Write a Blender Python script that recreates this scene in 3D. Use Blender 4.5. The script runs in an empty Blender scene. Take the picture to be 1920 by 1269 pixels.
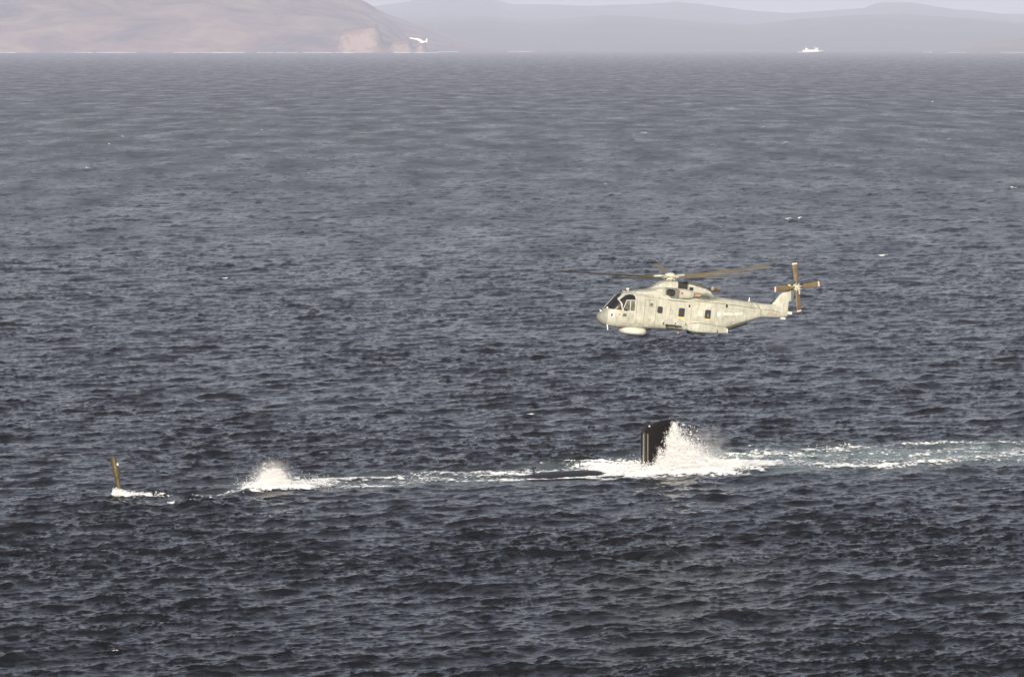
import bpy, math, random
import numpy as np

# ------------------------------------------------------------------ camera, sky, sun, exposure
sc = bpy.context.scene
COL = sc.collection
FPX, CX, CY, HORIZON, CAM_H = 7000.0, 960.0, 634.5, 78.0, 40.0
PITCH = math.atan((CY - HORIZON) / FPX)
cam_d = bpy.data.cameras.new('camera')
cam_d.sensor_width = 36.0
cam_d.lens = 36.0 * FPX / 1920.0
cam_d.clip_start = 1.0
cam_d.clip_end = 80000.0
cam = bpy.data.objects.new('camera', cam_d)
COL.objects.link(cam)
cam.location = (0, 0, CAM_H)
cam.rotation_euler = (math.pi / 2 - PITCH, 0, 0)
sc.camera = cam

SUN_EL, SUN_AZ = math.radians(16), math.radians(2)      # azimuth measured from straight behind the camera, minus = to the right
sun_dir = np.array([-math.sin(SUN_AZ) * math.cos(SUN_EL), -math.cos(SUN_AZ) * math.cos(SUN_EL), math.sin(SUN_EL)])  # towards the sun
w = bpy.data.worlds.new('World'); sc.world = w; w.use_nodes = True
nt = w.node_tree; nt.nodes.clear()
out = nt.nodes.new('ShaderNodeOutputWorld'); bg = nt.nodes.new('ShaderNodeBackground')
sky = nt.nodes.new('ShaderNodeTexSky'); sky.sky_type = 'NISHITA'; sky.sun_disc = False
sky.sun_elevation = SUN_EL
sky.sun_rotation = math.atan2(sun_dir[0], sun_dir[1])
sky.air_density = 1.0; sky.dust_density = 4.0; sky.ozone_density = 1.0
# a thin, broken veil of high cloud over the clear sky
tc = nt.nodes.new('ShaderNodeTexCoord'); mp = nt.nodes.new('ShaderNodeMapping'); mp.inputs['Scale'].default_value = (1, 1, 3.0)
no = nt.nodes.new('ShaderNodeTexNoise'); no.inputs['Scale'].default_value = 2.2; no.inputs['Detail'].default_value = 6
rp = nt.nodes.new('ShaderNodeMapRange'); rp.inputs[1].default_value = 0.35; rp.inputs[2].default_value = 0.65
rp.inputs[3].default_value = 0.3; rp.inputs[4].default_value = 0.5
mx = nt.nodes.new('ShaderNodeMixRGB'); mx.inputs[2].default_value = (3.9, 3.48, 3.58, 1)
nt.links.new(tc.outputs['Generated'], mp.inputs[0]); nt.links.new(mp.outputs[0], no.inputs['Vector'])
nt.links.new(no.outputs['Fac'], rp.inputs[0]); nt.links.new(rp.outputs[0], mx.inputs[0])
nt.links.new(sky.outputs[0], mx.inputs[1]); nt.links.new(mx.outputs[0], bg.inputs[0])
bg.inputs[1].default_value = 0.10
nt.links.new(bg.outputs[0], out.inputs[0])

sl = bpy.data.lights.new('sun', 'SUN'); sl.energy = 5.0; sl.angle = math.radians(0.5); sl.color = (1.0, 0.93, 0.83)
so = bpy.data.objects.new('sun', sl); COL.objects.link(so)
from mathutils import Vector, Matrix
so.rotation_euler = Vector(tuple(-sun_dir)).to_track_quat('-Z', 'Y').to_euler()
so.location = (200, -200, 300)

sc.view_settings.view_transform = 'Standard'; sc.view_settings.look = 'None'
sc.view_settings.exposure = 0.4; sc.view_settings.gamma = 1.0; sc.view_settings.use_curve_mapping = False
sc.render.engine = 'CYCLES'; sc.render.filter_size = 0.9
cy = sc.cycles
cy.max_bounces = 6; cy.diffuse_bounces = 4; cy.glossy_bounces = 3; cy.transmission_bounces = 2; cy.volume_bounces = 3; cy.transparent_max_bounces = 8
cy.sample_clamp_indirect = 6.0; cy.sample_clamp_direct = 2.5
cy.use_denoising = True
try:
    cy.denoiser = 'OPENIMAGEDENOISE'; cy.denoising_input_passes = 'RGB_ALBEDO_NORMAL'; cy.denoising_prefilter = 'ACCURATE'
except Exception: pass
cy.volume_step_rate = 1.0; cy.volume_max_steps = 256

rng = np.random.default_rng(7)
random.seed(7)

# ------------------------------------------------------------------ where a place in the photograph lies on the water
_R = np.array([1.0, 0, 0]); _F = np.array([0, math.cos(PITCH), -math.sin(PITCH)]); _U = np.array([0, math.sin(PITCH), math.cos(PITCH)])
CAMP = np.array([0, 0, CAM_H])
def ray(px, py):
    d = _F * FPX + _R * (px - CX) - _U * (py - CY); return d / d[1]
def at(px, py, D): return CAMP + ray(px, py) * D
def sea_at(px, py, z=0.0):
    d = ray(px, py); return CAMP + d * ((z - CAM_H) / d[2])

# ------------------------------------------------------------------ helpers
class MB:
    def __init__(s): s.v = []; s.f = []
    def add(s, vs, fs):
        b = len(s.v); s.v += [tuple(map(float, p)) for p in vs]; s.f += [tuple(b + i for i in f) for f in fs]; return s
    def box(s, x0, x1, y0, y1, z0, z1):
        vs = [(x, y, z) for x in (x0, x1) for y in (y0, y1) for z in (z0, z1)]
        return s.add(vs, [(0, 1, 3, 2), (4, 6, 7, 5), (0, 4, 5, 1), (2, 3, 7, 6), (0, 2, 6, 4), (1, 5, 7, 3)])
    def rings(s, rs, cap0=True, cap1=True):
        n = len(rs[0]); vs = [p for r in rs for p in r]; fs = []
        for i in range(len(rs) - 1):
            for j in range(n):
                k = (j + 1) % n; fs.append((i * n + j, i * n + k, (i + 1) * n + k, (i + 1) * n + j))
        if cap0: fs.append(tuple(range(n - 1, -1, -1)))
        if cap1: fs.append(tuple((len(rs) - 1) * n + j for j in range(n)))
        return s.add(vs, fs)
    def tube(s, a, b, r0, r1=None, n=12, cap=True):
        r1 = r0 if r1 is None else r1
        a = np.array(a, float); b = np.array(b, float); d = (b - a) / np.linalg.norm(b - a)
        u = np.cross(d, (0, 0, 1) if abs(d[2]) < .9 else (1, 0, 0)); u /= np.linalg.norm(u); v = np.cross(d, u)
        rs = [[c + r * (math.cos(t) * u + math.sin(t) * v) for t in np.linspace(0, 2 * math.pi, n, endpoint=False)] for c, r in ((a, r0), (b, r1))]
        return s.rings(rs, cap, cap)
    def lathe(s, c, prof, n=32):            # profile of (radius, z) about a vertical axis through c
        rs = [[(c[0] + r * math.cos(t), c[1] + r * math.sin(t), c[2] + z) for t in np.linspace(0, 2 * math.pi, n, endpoint=False)] for r, z in prof]
        return s.rings(rs)
    def prism(s, poly, y0, y1):             # polygon in x,z with thickness in y
        n = len(poly)
        vs = [(x, y0, z) for x, z in poly] + [(x, y1, z) for x, z in poly]
        fs = [tuple(range(n)), tuple(range(2 * n - 1, n - 1, -1))] + [(i, i + n, (i + 1) % n + n, (i + 1) % n) for i in range(n)]
        return s.add(vs, fs)
    def build(s, name, mat, parent=None, smooth=35, loc=None):
        me = bpy.data.meshes.new(name); me.from_pydata(s.v, [], s.f); me.materials.append(mat)
        bm_fix(me)
        if smooth:
            me.polygons.foreach_set('use_smooth', [True] * len(me.polygons))
            try: me.set_sharp_from_angle(angle=math.radians(smooth))
            except Exception: pass
        o = bpy.data.objects.new(name, me); COL.objects.link(o)
        if parent: o.parent = parent
        if loc is not None: o.location = loc
        return o
import bmesh
def bm_fix(me):
    b = bmesh.new(); b.from_mesh(me); bmesh.ops.recalc_face_normals(b, faces=b.faces); b.to_mesh(me); b.free()

def np_mesh(name, V, Fq, mat, smooth=True, attrs=None):
    me = bpy.data.meshes.new(name)
    V = np.asarray(V, np.float32); Fq = np.asarray(Fq, np.int32); k = Fq.shape[1]
    me.vertices.add(len(V)); me.vertices.foreach_set('co', V.ravel())
    me.loops.add(Fq.size); me.loops.foreach_set('vertex_index', Fq.ravel())
    me.polygons.add(len(Fq)); me.polygons.foreach_set('loop_start', np.arange(0, Fq.size, k, dtype=np.int32))
    try: me.polygons.foreach_set('loop_total', np.full(len(Fq), k, np.int32))
    except Exception: pass
    me.update(calc_edges=True)
    if smooth: me.polygons.foreach_set('use_smooth', np.ones(len(Fq), bool))
    for n, a in (attrs or {}).items():
        at_ = me.attributes.new(n, 'FLOAT', 'POINT'); at_.data.foreach_set('value', np.asarray(a, np.float32).ravel())
    me.materials.append(mat)
    o = bpy.data.objects.new(name, me); COL.objects.link(o); return o

def tag(o, label=None, cat=None, group=None, kind=None):
    if label: o['label'] = label
    if cat: o['category'] = cat
    if group: o['group'] = group
    if kind: o['kind'] = kind
    return o
def empty(name, loc=(0, 0, 0)):
    o = bpy.data.objects.new(name, None); COL.objects.link(o); o.location = loc; o.empty_display_size = 0.5; return o

def material(name, color, rough=0.5, metal=0.0, spec=0.5, var=0.0, vscale=3.0, bump=0.0, bscale=20.0, coat=0.0):
    m = bpy.data.materials.new(name); m.use_nodes = True; t = m.node_tree; p = t.nodes['Principled BSDF']
    p.inputs['Base Color'].default_value = (*color, 1); p.inputs['Roughness'].default_value = rough
    p.inputs['Metallic'].default_value = metal; p.inputs['Specular IOR Level'].default_value = spec; p.inputs['Coat Weight'].default_value = coat
    tc = t.nodes.new('ShaderNodeTexCoord')
    if var:
        n = t.nodes.new('ShaderNodeTexNoise'); n.inputs['Scale'].default_value = vscale; n.inputs['Detail'].default_value = 6
        r = t.nodes.new('ShaderNodeMapRange'); r.inputs[1].default_value = .3; r.inputs[2].default_value = .7; r.inputs[3].default_value = 1 - var; r.inputs[4].default_value = 1 + var * .6
        mul = t.nodes.new('ShaderNodeMixRGB'); mul.blend_type = 'MULTIPLY'; mul.inputs[0].default_value = 1; mul.inputs[1].default_value = (*color, 1)
        t.links.new(tc.outputs['Object'], n.inputs['Vector']); t.links.new(n.outputs['Fac'], r.inputs[0]); t.links.new(r.outputs[0], mul.inputs[2]); t.links.new(mul.outputs[0], p.inputs['Base Color'])
    if bump:
        n = t.nodes.new('ShaderNodeTexNoise'); n.inputs['Scale'].default_value = bscale; n.inputs['Detail'].default_value = 4
        b = t.nodes.new('ShaderNodeBump'); b.inputs['Distance'].default_value = bump
        t.links.new(tc.outputs['Object'], n.inputs['Vector']); t.links.new(n.outputs['Fac'], b.inputs['Height']); t.links.new(b.outputs[0], p.inputs['Normal'])
    return m

# ------------------------------------------------------------------ the sea: a wind sea synthesised from a spectrum
WIND = np.array([0.42, -0.9]); WIND /= np.linalg.norm(WIND)
class Tile:
    def __init__(s, L, N, hs, lp, lmin, seed, rot, lmax=1e9, spread=2, kpow=4.0):
        r = np.random.default_rng(seed); s.L, s.N = L, N; s.c, s.s = math.cos(rot), math.sin(rot)
        k1 = np.fft.fftfreq(N, L / N) * 2 * math.pi
        KX, KY = np.meshgrid(k1, k1, indexing='ij'); K = np.hypot(KX, KY); K[0, 0] = 1
        wx = s.c * WIND[0] + s.s * WIND[1]; wy = -s.s * WIND[0] + s.c * WIND[1]
        kp = 2 * math.pi / lp
        S = K ** -kpow * np.exp(-1.25 * (kp / K) ** 2)
        S *= 1 + 2.3 * np.exp(-((np.sqrt(K / kp) - 1) / .12) ** 2 / 2) * (K < 6 * kp)
        cosd = (KX * wx + KY * wy) / K
        S *= (0.04 + np.maximum(cosd, 0) ** spread)
        S[K > 2 * math.pi / lmin] = 0; S[K < 2 * math.pi / lmax] = 0; S[0, 0] = 0
        A = np.sqrt(S) * (r.normal(size=S.shape) + 1j * r.normal(size=S.shape))
        h = np.fft.ifft2(A); sc_ = hs / 4 / h.real.std()
        s.h = (h.real * sc_).astype(np.float32)
        s.dx = (np.fft.ifft2(-1j * KX / K * A).real * sc_).astype(np.float32)
        s.dy = (np.fft.ifft2(-1j * KY / K * A).real * sc_).astype(np.float32)
    def sample(s, X, Y):
        u = (s.c * X + s.s * Y) / s.L * s.N; v = (-s.s * X + s.c * Y) / s.L * s.N
        i = np.floor(u).astype(np.int64); j = np.floor(v).astype(np.int64); fu = (u - i).astype(np.float32); fv = (v - j).astype(np.float32)
        i0 = i % s.N; i1 = (i + 1) % s.N; j0 = j % s.N; j1 = (j + 1) % s.N
        def g(a): return (a[i0, j0] * (1 - fu) + a[i1, j0] * fu) * (1 - fv) + (a[i0, j1] * (1 - fu) + a[i1, j1] * fu) * fv
        h, dx, dy = g(s.h), g(s.dx), g(s.dy)
        return h, s.c * dx - s.s * dy, s.s * dx + s.c * dy
TILES = [Tile(181.0, 1024, 0.48, 7.5, 1.2, 1, 0.0, spread=5), Tile(79.0, 1024, 0.19, 2.0, 0.30, 2, 0.35, lmax=6.0, spread=5, kpow=3.0)]
CHOP = -1.15; LEAN = 0.6
# the submarine's track: from the mast (s = 0) towards the stern
T0 = sea_at(221, 930)[:2]; T1 = sea_at(1920, 848)[:2]
TD = (T1 - T0) / np.linalg.norm(T1 - T0); TN = np.array([-TD[1], TD[0]])
def track(X, Y):
    return (X - T0[0]) * TD[0] + (Y - T0[1]) * TD[1], (X - T0[0]) * TN[0] + (Y - T0[1]) * TN[1]
GUST = None
def sea(X, Y):
    X = np.asarray(X, float); Y = np.asarray(Y, float)
    H = np.zeros(X.shape); DX = np.zeros(X.shape); DY = np.zeros(X.shape)
    for k_, t in enumerate(TILES):
        h, dx, dy = t.sample(X, Y)
        if k_:                                     # gusts: patches of steeper wavelets, slicks between them
            g = 0.75 + 0.40 * np.clip(fsample(GUST, 260.0, X, Y) * .5 + .45, 0, 1.3) + 0.5 * np.clip(H, -.2, .5); h, dx, dy = h * g, dx * g * 1.35, dy * g * 1.35
        H += h; DX += dx; DY += dy
    s_, n_ = track(X, Y)
    # water heaped over the hull and calmed in the wake
    hz = np.exp(-((s_ - 43) / 6.5) ** 4) * np.exp(-((n_ + 1) / 4.5) ** 4)          # the sea sucked down round the bare back of the hull
    calm = 0.45 * np.clip((s_ - 6) / 12, 0, 1) * np.exp(-(n_ / 6.0) ** 2); calm = np.maximum(calm, .85 * hz)
    H = H * (1 - calm) + 0.30 * np.clip((s_ - 8) / 6, 0, 1) * np.exp(-(n_ / 4.0) ** 2) * np.exp(-((s_ - 14) / 12) ** 2)
    H = H - 0.12 * np.clip((s_ - 20) / 8, 0, 1) * np.clip((60 - s_) / 6, 0, 1) * np.exp(-((n_ + .3) / 3.0) ** 2) - .12 * hz
    # wind-driven waves lean forward: steep fronts, long backs
    return X + (CHOP * DX + LEAN * H * WIND[0]) * (1 - calm), Y + (CHOP * DY + LEAN * H * WIND[1]) * (1 - calm), H

def fbm(N, L, power, seed, ax=1.0, ay=1.0, lmax=1e9):
    r = np.random.default_rng(seed); k = np.fft.fftfreq(N, L / N); KX, KY = np.meshgrid(k * ax, k * ay, indexing='ij'); K = np.hypot(KX, KY); K[0, 0] = 1
    S = K ** -power; S[0, 0] = 0; S[K < 1 / lmax] = 0; a = np.fft.ifft2(S * (r.normal(size=S.shape) + 1j * r.normal(size=S.shape))).real
    return ((a - a.mean()) / a.std()).astype(np.float32)
def fsample(a, L, X, Y):
    N = a.shape[0]; u = np.asarray(X) / L * N; v = np.asarray(Y) / L * N; i = np.floor(u).astype(int); j = np.floor(v).astype(int); fu = u - i; fv = v - j
    i0 = i % N; i1 = (i + 1) % N; j0 = j % N; j1 = (j + 1) % N
    return (a[i0, j0] * (1 - fu) + a[i1, j0] * fu) * (1 - fv) + (a[i0, j1] * (1 - fu) + a[i1, j1] * fu) * fv

GUST = fbm(256, 260.0, 1.5, 31, lmax=90.0)
# strokes: x0, y0, x1, y1 in the photograph's pixels, half width across in metres, strength
AER = [(470, 912, 640, 908, 4.0, .5), (560, 905, 900, 893, 5.5, .6), (880, 893, 1020, 888, 4, .5), (1130, 880, 1400, 870, 7.0, .9), (1390, 864, 1640, 856, 9.5, 1.5), (1640, 855, 1960, 848, 9.0, 1.4)]
FOAM = [
    (216, 930, 240, 931, .5, 1.1), (240, 931, 300, 938, .5, .56), (270, 930, 300, 929, 1.4, .54), (300, 938, 330, 941, .5, .54), (230, 931, 320, 932, .5, .55), (300, 933, 400, 932, .8, .5), (390, 930, 470, 921, 1.3, .6),
    (430, 925, 480, 915, 1.0, .65), (480, 920, 565, 918, 1.8, 1.15), (490, 911, 590, 908, 2.6, .85), (570, 905, 640, 903, 3.6, .74), (570, 913, 640, 913, 2.0, .78), (630, 903, 760, 898, 2.6, .62), (640, 914, 720, 911, 1.6, .72), (700, 910, 760, 912, .9, .55),
    (750, 894, 860, 889, 2.4, .66), (760, 905, 850, 900, 1.8, .55), (840, 888, 900, 887, 2.0, .62), (800, 904, 900, 900, .7, .6), (880, 900, 1000, 897, .9, .75), (900, 890, 960, 884, 1.6, .4), (960, 886, 1010, 882, 1.3, .72), (1000, 880, 1100, 882, 1.3, .62), (1000, 881, 1140, 884, .9, .75),
    (1000, 896, 1080, 890, .9, .7), (1060, 891, 1150, 898, .8, 1.0), (1130, 875, 1215, 880, 5.0, .85), (1140, 878, 1220, 884, 3.6, 1.3), (1190, 884, 1320, 882, 3.8, 1.5), (1200, 893, 1330, 890, 1.6, .8), (1290, 872, 1400, 868, 4.2, 1.25), (1330, 878, 1400, 879, 2.2, .9),
    (1390, 862, 1450, 850, 3.4, .72), (1390, 872, 1480, 868, 3.0, .7), (1420, 862, 1520, 846, 2.6, .62), (1500, 850, 1600, 838, 2.8, .66), (1480, 872, 1560, 874, 2.0, .7), (1540, 872, 1680, 876, 1.8, .92), (1600, 868, 1700, 874, 1.6, .7), (1660, 874, 1760, 864, 1.6, .82),
    (1740, 868, 1860, 856, 2.2, .7), (1840, 860, 1960, 848, 2.2, .66), (1600, 836, 1760, 834, 1.6, .6), (1700, 846, 1840, 842, 2.2, .5), (1760, 832, 1960, 832, 1.4, .6), (1820, 846, 1960, 842, 2.2, .52), (1560, 858, 1700, 856, 1.4, .42),
    (560, 905, 900, 893, 4.5, .50), (880, 893, 1000, 886, 3.0, .5), (1400, 864, 1960, 850, 8.0, .49), (1400, 836, 1450, 832, .7, .6), (1430, 815, 1470, 820, .5, .45)]
FOAM_TRACK = [(37.0, 2.1, 50.5, 1.9, .8, 1.15), (36.5, -2.1, 50.5, -1.9, .6, 1.05), (36, 1.6, 40, 2.6, .8, .8), (47, 0, 52, 0, 2.6, 1.2)]     # lining the bare back of the hull
def strokes(X, Y, ST):
    M = np.zeros(X.shape)
    if ST is FOAM:
        s_, n_ = track(X, Y)
        for a, b, c, d, hw, st in FOAM_TRACK:
            t = np.clip((s_ - a) / (c - a), 0, 1); M = np.maximum(M, st * np.exp(-(((s_ - a - t * (c - a)) ** 2 + (n_ - b - t * (d - b)) ** 2) / hw ** 2) ** 1.3))
    for a, b, c, d, hw, st in ST:
        p = sea_at(a, b)[:2]; q = sea_at(c, d)[:2]; v = q - p; L2 = v @ v
        t = np.clip(((X - p[0]) * v[0] + (Y - p[1]) * v[1]) / L2, 0, 1)
        dx = X - p[0] - t * v[0]; dy = Y - p[1] - t * v[1]
        M = np.maximum(M, st * np.exp(-((dx ** 2 + dy ** 2) / hw ** 2) ** 1.3))
    return M

def sea_material():
    m = bpy.data.materials.new('sea_water'); m.use_nodes = True; t = m.node_tree; p = t.nodes['Principled BSDF']
    N = t.nodes.new; L = t.links.new
    p.inputs['IOR'].default_value = 1.333
    at_ = N('ShaderNodeAttribute'); at_.attribute_name = 'aerated'
    geo = N('ShaderNodeNewGeometry')
    mix = N('ShaderNodeMixRGB'); mix.inputs[1].default_value = (.0022, .0026, .0034, 1); mix.inputs[2].default_value = (.15, .20, .20, 1)
    n0 = N('ShaderNodeTexNoise'); n0.inputs['Scale'].default_value = .35; n0.inputs['Detail'].default_value = 5
    L(geo.outputs['Position'], n0.inputs['Vector'])
    mr = N('ShaderNodeMapRange'); mr.inputs[1].default_value = .3; mr.inputs[2].default_value = .66; L(n0.outputs['Fac'], mr.inputs[0])
    mu = N('ShaderNodeMath'); mu.operation = 'MULTIPLY'; L(at_.outputs['Fac'], mu.inputs[0]); L(mr.outputs[0], mu.inputs[1]); L(mu.outputs[0], mix.inputs[0])
    L(mix.outputs[0], p.inputs['Base Color'])
    mi = N('ShaderNodeAttribute'); mi.attribute_name = 'micro'
    gm = N('ShaderNodeMapping'); gm.inputs['Scale'].default_value = (.05, .011, 1); L(geo.outputs['Position'], gm.inputs[0])       # cat's-paws: wind-roughened patches
    gn = N('ShaderNodeTexNoise'); gn.inputs['Scale'].default_value = 1.0; gn.inputs['Detail'].default_value = 7; gn.inputs['Roughness'].default_value = .68; L(gm.outputs[0], gn.inputs['Vector'])
    gr = N('ShaderNodeMapRange'); gr.inputs[1].default_value = .3; gr.inputs[2].default_value = .7; gr.inputs[3].default_value = .45; gr.inputs[4].default_value = 1.55; L(gn.outputs['Fac'], gr.inputs[0])
    gx = N('ShaderNodeMath'); gx.operation = 'MULTIPLY'; L(mi.outputs['Fac'], gx.inputs[0]); L(gr.outputs[0], gx.inputs[1]); L(gx.outputs[0], p.inputs['Roughness'])
    # ripples: short-crested, the finest too small for the mesh
    prev = None
    for scale, dist, det, stretch in ((1.0, .06, 4, 1.0), (3.2, .028, 4, 1.0)):
        mp = N('ShaderNodeMapping'); mp.inputs['Rotation'].default_value = (0, 0, -.43); mp.inputs['Scale'].default_value = (.45, 1.3, 1)
        n = N('ShaderNodeTexNoise'); n.inputs['Scale'].default_value = scale; n.inputs['Detail'].default_value = det; n.inputs['Roughness'].default_value = .6
        L(geo.outputs['Position'], mp.inputs[0]); L(mp.outputs[0], n.inputs['Vector'])
        b = N('ShaderNodeBump'); b.inputs['Strength'].default_value = 1; b.inputs['Distance'].default_value = dist
        L(n.outputs['Fac'], b.inputs['Height'])
        if prev: L(prev.outputs[0], b.inputs['Normal'])
        prev = b
    L(prev.outputs[0], p.inputs['Normal'])
    return m

def sea_grid(rows, cols):
    DD, TT = np.meshgrid(rows, cols, indexing='ij'); X0, Y0 = DD * TT, DD
    X1, Y1, Z1 = sea(X0, Y0); i = np.arange(X0.size).reshape(X0.shape)
    F = np.stack([i[:-1, :-1], i[:-1, 1:], i[1:, 1:], i[1:, :-1]], -1).reshape(-1, 4)
    s_, n_ = track(X0, Y0); near = (np.abs(n_) < 40) & (s_ > -10) & (s_ < 130)
    aer = np.zeros(X0.shape); aer[near] = strokes(X0[near], Y0[near], AER)
    # what the mesh is too coarse to carry goes into the surface's micro-roughness
    dr = np.gradient(rows)[:, None] * np.ones_like(X0); ro = np.interp(np.log(dr), np.log([.4, 1.2, 3, 8, 40]), [.08, .16, .31, .41, .46])
    return np.stack([X1, Y1, Z1], -1).reshape(-1, 3), F, aer.ravel(), ro.ravel()
def cols(n, half, n_out):
    o = half + (1.25 - half) * (np.arange(1, n_out + 1) / n_out) ** 2; return np.concatenate([-o[::-1], np.linspace(-half, half, n), o])
def pw(a, b, n, p): return np.linspace(a ** -p, b ** -p, n) ** (-1 / p)
zones = [sea_grid(np.concatenate([np.linspace(20, 211, 40), pw(212, 700, 1100, .7)]), cols(880, .152, 44)),
         sea_grid(np.geomspace(698, 4500, 860), cols(580, .150, 34)), sea_grid(np.geomspace(4490, 26500, 240), cols(400, .150, 30))]
b0 = 0; VV_ = []; FF_ = []; AA_ = []; RR_ = []
for v, f, a, ro in zones: VV_.append(v); FF_.append(f + b0); AA_.append(a); RR_.append(ro); b0 += len(v)
sea_o = np_mesh('sea', np.concatenate(VV_), np.concatenate(FF_), sea_material(), True, {'aerated': np.concatenate(AA_), 'micro': np.concatenate(RR_)})
tag(sea_o, kind='structure')

# ------------------------------------------------------------------ hills across the water
def hill_material(name, c1, c2, c3, scale, cliff=None):
    m = bpy.data.materials.new(name); m.use_nodes = True; t = m.node_tree; p = t.nodes['Principled BSDF']; N = t.nodes.new; L = t.links.new
    p.inputs['Roughness'].default_value = .95; p.inputs['Specular IOR Level'].default_value = .1
    g = N('ShaderNodeNewGeometry'); mp = N('ShaderNodeMapping'); mp.inputs['Scale'].default_value = (1, 1, 3); L(g.outputs['Position'], mp.inputs[0])
    n = N('ShaderNodeTexNoise'); n.inputs['Scale'].default_value = scale; n.inputs['Detail'].default_value = 10; n.inputs['Roughness'].default_value = .68; n.inputs['Distortion'].default_value = .6
    L(mp.outputs[0], n.inputs['Vector'])
    r = N('ShaderNodeValToRGB'); r.color_ramp.elements[0].position = .38; r.color_ramp.elements[0].color = (*c1, 1); r.color_ramp.elements[1].position = .64; r.color_ramp.elements[1].color = (*c3, 1)
    e = r.color_ramp.elements.new(.5); e.color = (*c2, 1); L(n.outputs['Fac'], r.inputs[0])
    last = r.outputs[0]
    if cliff:
        a = N('ShaderNodeAttribute'); a.attribute_name = 'cliff'
        n2 = N('ShaderNodeTexNoise'); n2.inputs['Scale'].default_value = .05; n2.inputs['Detail'].default_value = 6; L(g.outputs['Position'], n2.inputs['Vector'])
        ad = N('ShaderNodeMath'); ad.operation = 'ADD'; L(a.outputs['Fac'], ad.inputs[0]); L(n2.outputs['Fac'], ad.inputs[1])
        mr = N('ShaderNodeMapRange'); mr.inputs[1].default_value = .95; mr.inputs[2].default_value = 1.08; L(ad.outputs[0], mr.inputs[0])
        mx = N('ShaderNodeMixRGB'); mx.inputs[2].default_value = (*cliff, 1); L(mr.outputs[0], mx.inputs[0]); L(last, mx.inputs[1]); last = mx.outputs[0]
    L(last, p.inputs['Base Color'])
    return m
RN = fbm(512, 1.0, 1.75, 11); RN2 = fbm(512, 1.0, 1.5, 12)
def hill(name, D0, Dr, ridge, mat, nx=260, ny=60, rough=.10, shore=None, cliffs=()):
    # ridge: skyline as (x, y) in the photograph's pixels, standing at distance Dr; the foot is at distance D0
    rx = np.array([a for a, b in ridge], float); ry = np.array([b for a, b in ridge], float)
    xs = np.linspace(rx[0], rx[-1], nx)
    hh = (HORIZON - np.interp(xs, rx, ry)) / FPX * Dr + CAM_H
    xw = (xs - CX) / FPX * Dr
    vv = np.concatenate([np.linspace(0, 1, ny), [1.3, 1.8, 2.4]])
    XX, VV = np.meshgrid(xw, vv, indexing='ij'); HH = np.repeat(hh[:, None], len(vv), 1)
    DDp = D0 + (Dr - D0) * VV
    XX = XX * (DDp / Dr) ** .5
    prof = np.where(VV <= 1, np.sin(np.clip(VV, 0, 1) * math.pi / 2) ** .85, np.maximum(0.0, 1 - ((VV - 1) / 1.2) ** 1.3))
    nz = fsample(RN, 5200.0, XX, DDp) ; nz2 = fsample(RN2, 900.0, XX, DDp)
    gull = np.minimum(VV, 1) * np.clip((1.0 - VV) * 6, 0.0, 1)
    env = np.clip(HH, 2, 1e9)
    Z = HH * prof * (1 + rough * nz * gull) + env * rough * .28 * nz2 * gull
    Z += np.where(np.abs(VV - 1) < .04, 1, 0) * fsample(RN2, 2400.0, XX, DDp * 0) * np.minimum(4, env * .03)
    cl = np.zeros(XX.shape)
    for (cx0, cx1, zt) in cliffs:
        xa, xb = (cx0 - CX) / FPX * Dr, (cx1 - CX) / FPX * Dr
        inn = np.clip(1.3 - np.abs((XX - (xa + xb) / 2) / ((xb - xa) / 2)) ** 2, 0, 1)
        Zc = zt * np.clip(VV / .05, 0, 1) * (1 + .2 * nz2)
        Z = np.where(VV < .5, np.maximum(Z, np.minimum(inn * 1.4, 1) * Zc * np.clip(1.5 - VV * 3, 0, 1)), Z)
        cl = np.maximum(cl, inn * np.clip((zt * 1.0 - Z) / (.2 * zt), 0, 1) * .62)
    Z = np.maximum(Z, -1 + 0 * Z); Z[:, 0] = -2.0
    i = np.arange(XX.size).reshape(XX.shape)
    F = np.stack([i[:-1, :-1], i[1:, :-1], i[1:, 1:], i[:-1, 1:]], -1).reshape(-1, 4)
    o = np_mesh(name, np.stack([XX, DDp, Z], -1).reshape(-1, 3), F, mat, True, {'cliff': cl})
    return tag(o, kind='structure')
moor = hill_material('moorland', (.035, .026, .026), (.130, .072, .064), (.205, .155, .095), .004, cliff=(.25, .175, .13))
moor2 = hill_material('far_moorland', (.03, .035, .03), (.05, .05, .04), (.07, .06, .05), .002)
coast = hill_material('coast_grassland', (.08, .07, .045), (.14, .11, .07), (.20, .16, .10), .006)
hill('headland', 13040, 14600, [(-2400, 97), (-1700, 50), (-1100, 5), (-600, -30), (-200, -40), (0, -60), (200, -110), (420, -95), (560, -50), (640, -18), (690, 8), (716, 28), (745, 52), (764, 70), (790, 86), (812, 97), (822, 100)], moor, 760, 110, .16, cliffs=((664, 740, 76), (756, 792, 34), (800, 814, 30)))
hill('spur_hill', 14300, 16600, [(560, -20), (690, 8), (725, 27), (775, 46), (815, 58), (850, 70), (880, 80), (915, 89), (960, 93), (1100, 94.5), (1240, 95), (1300, 96.5)], moor, 260, 60, .10)
hill('mid_hill', 16000, 20500, [(600, 40), (760, 36), (900, 32), (1020, 40), (1130, 30), (1260, 38), (1400, 48), (1500, 38), (1620, 30), (1760, 34), (1900, 44), (2200, 40), (2800, 55), (3300, 70)], moor2, 260, 60, .10)
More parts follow.
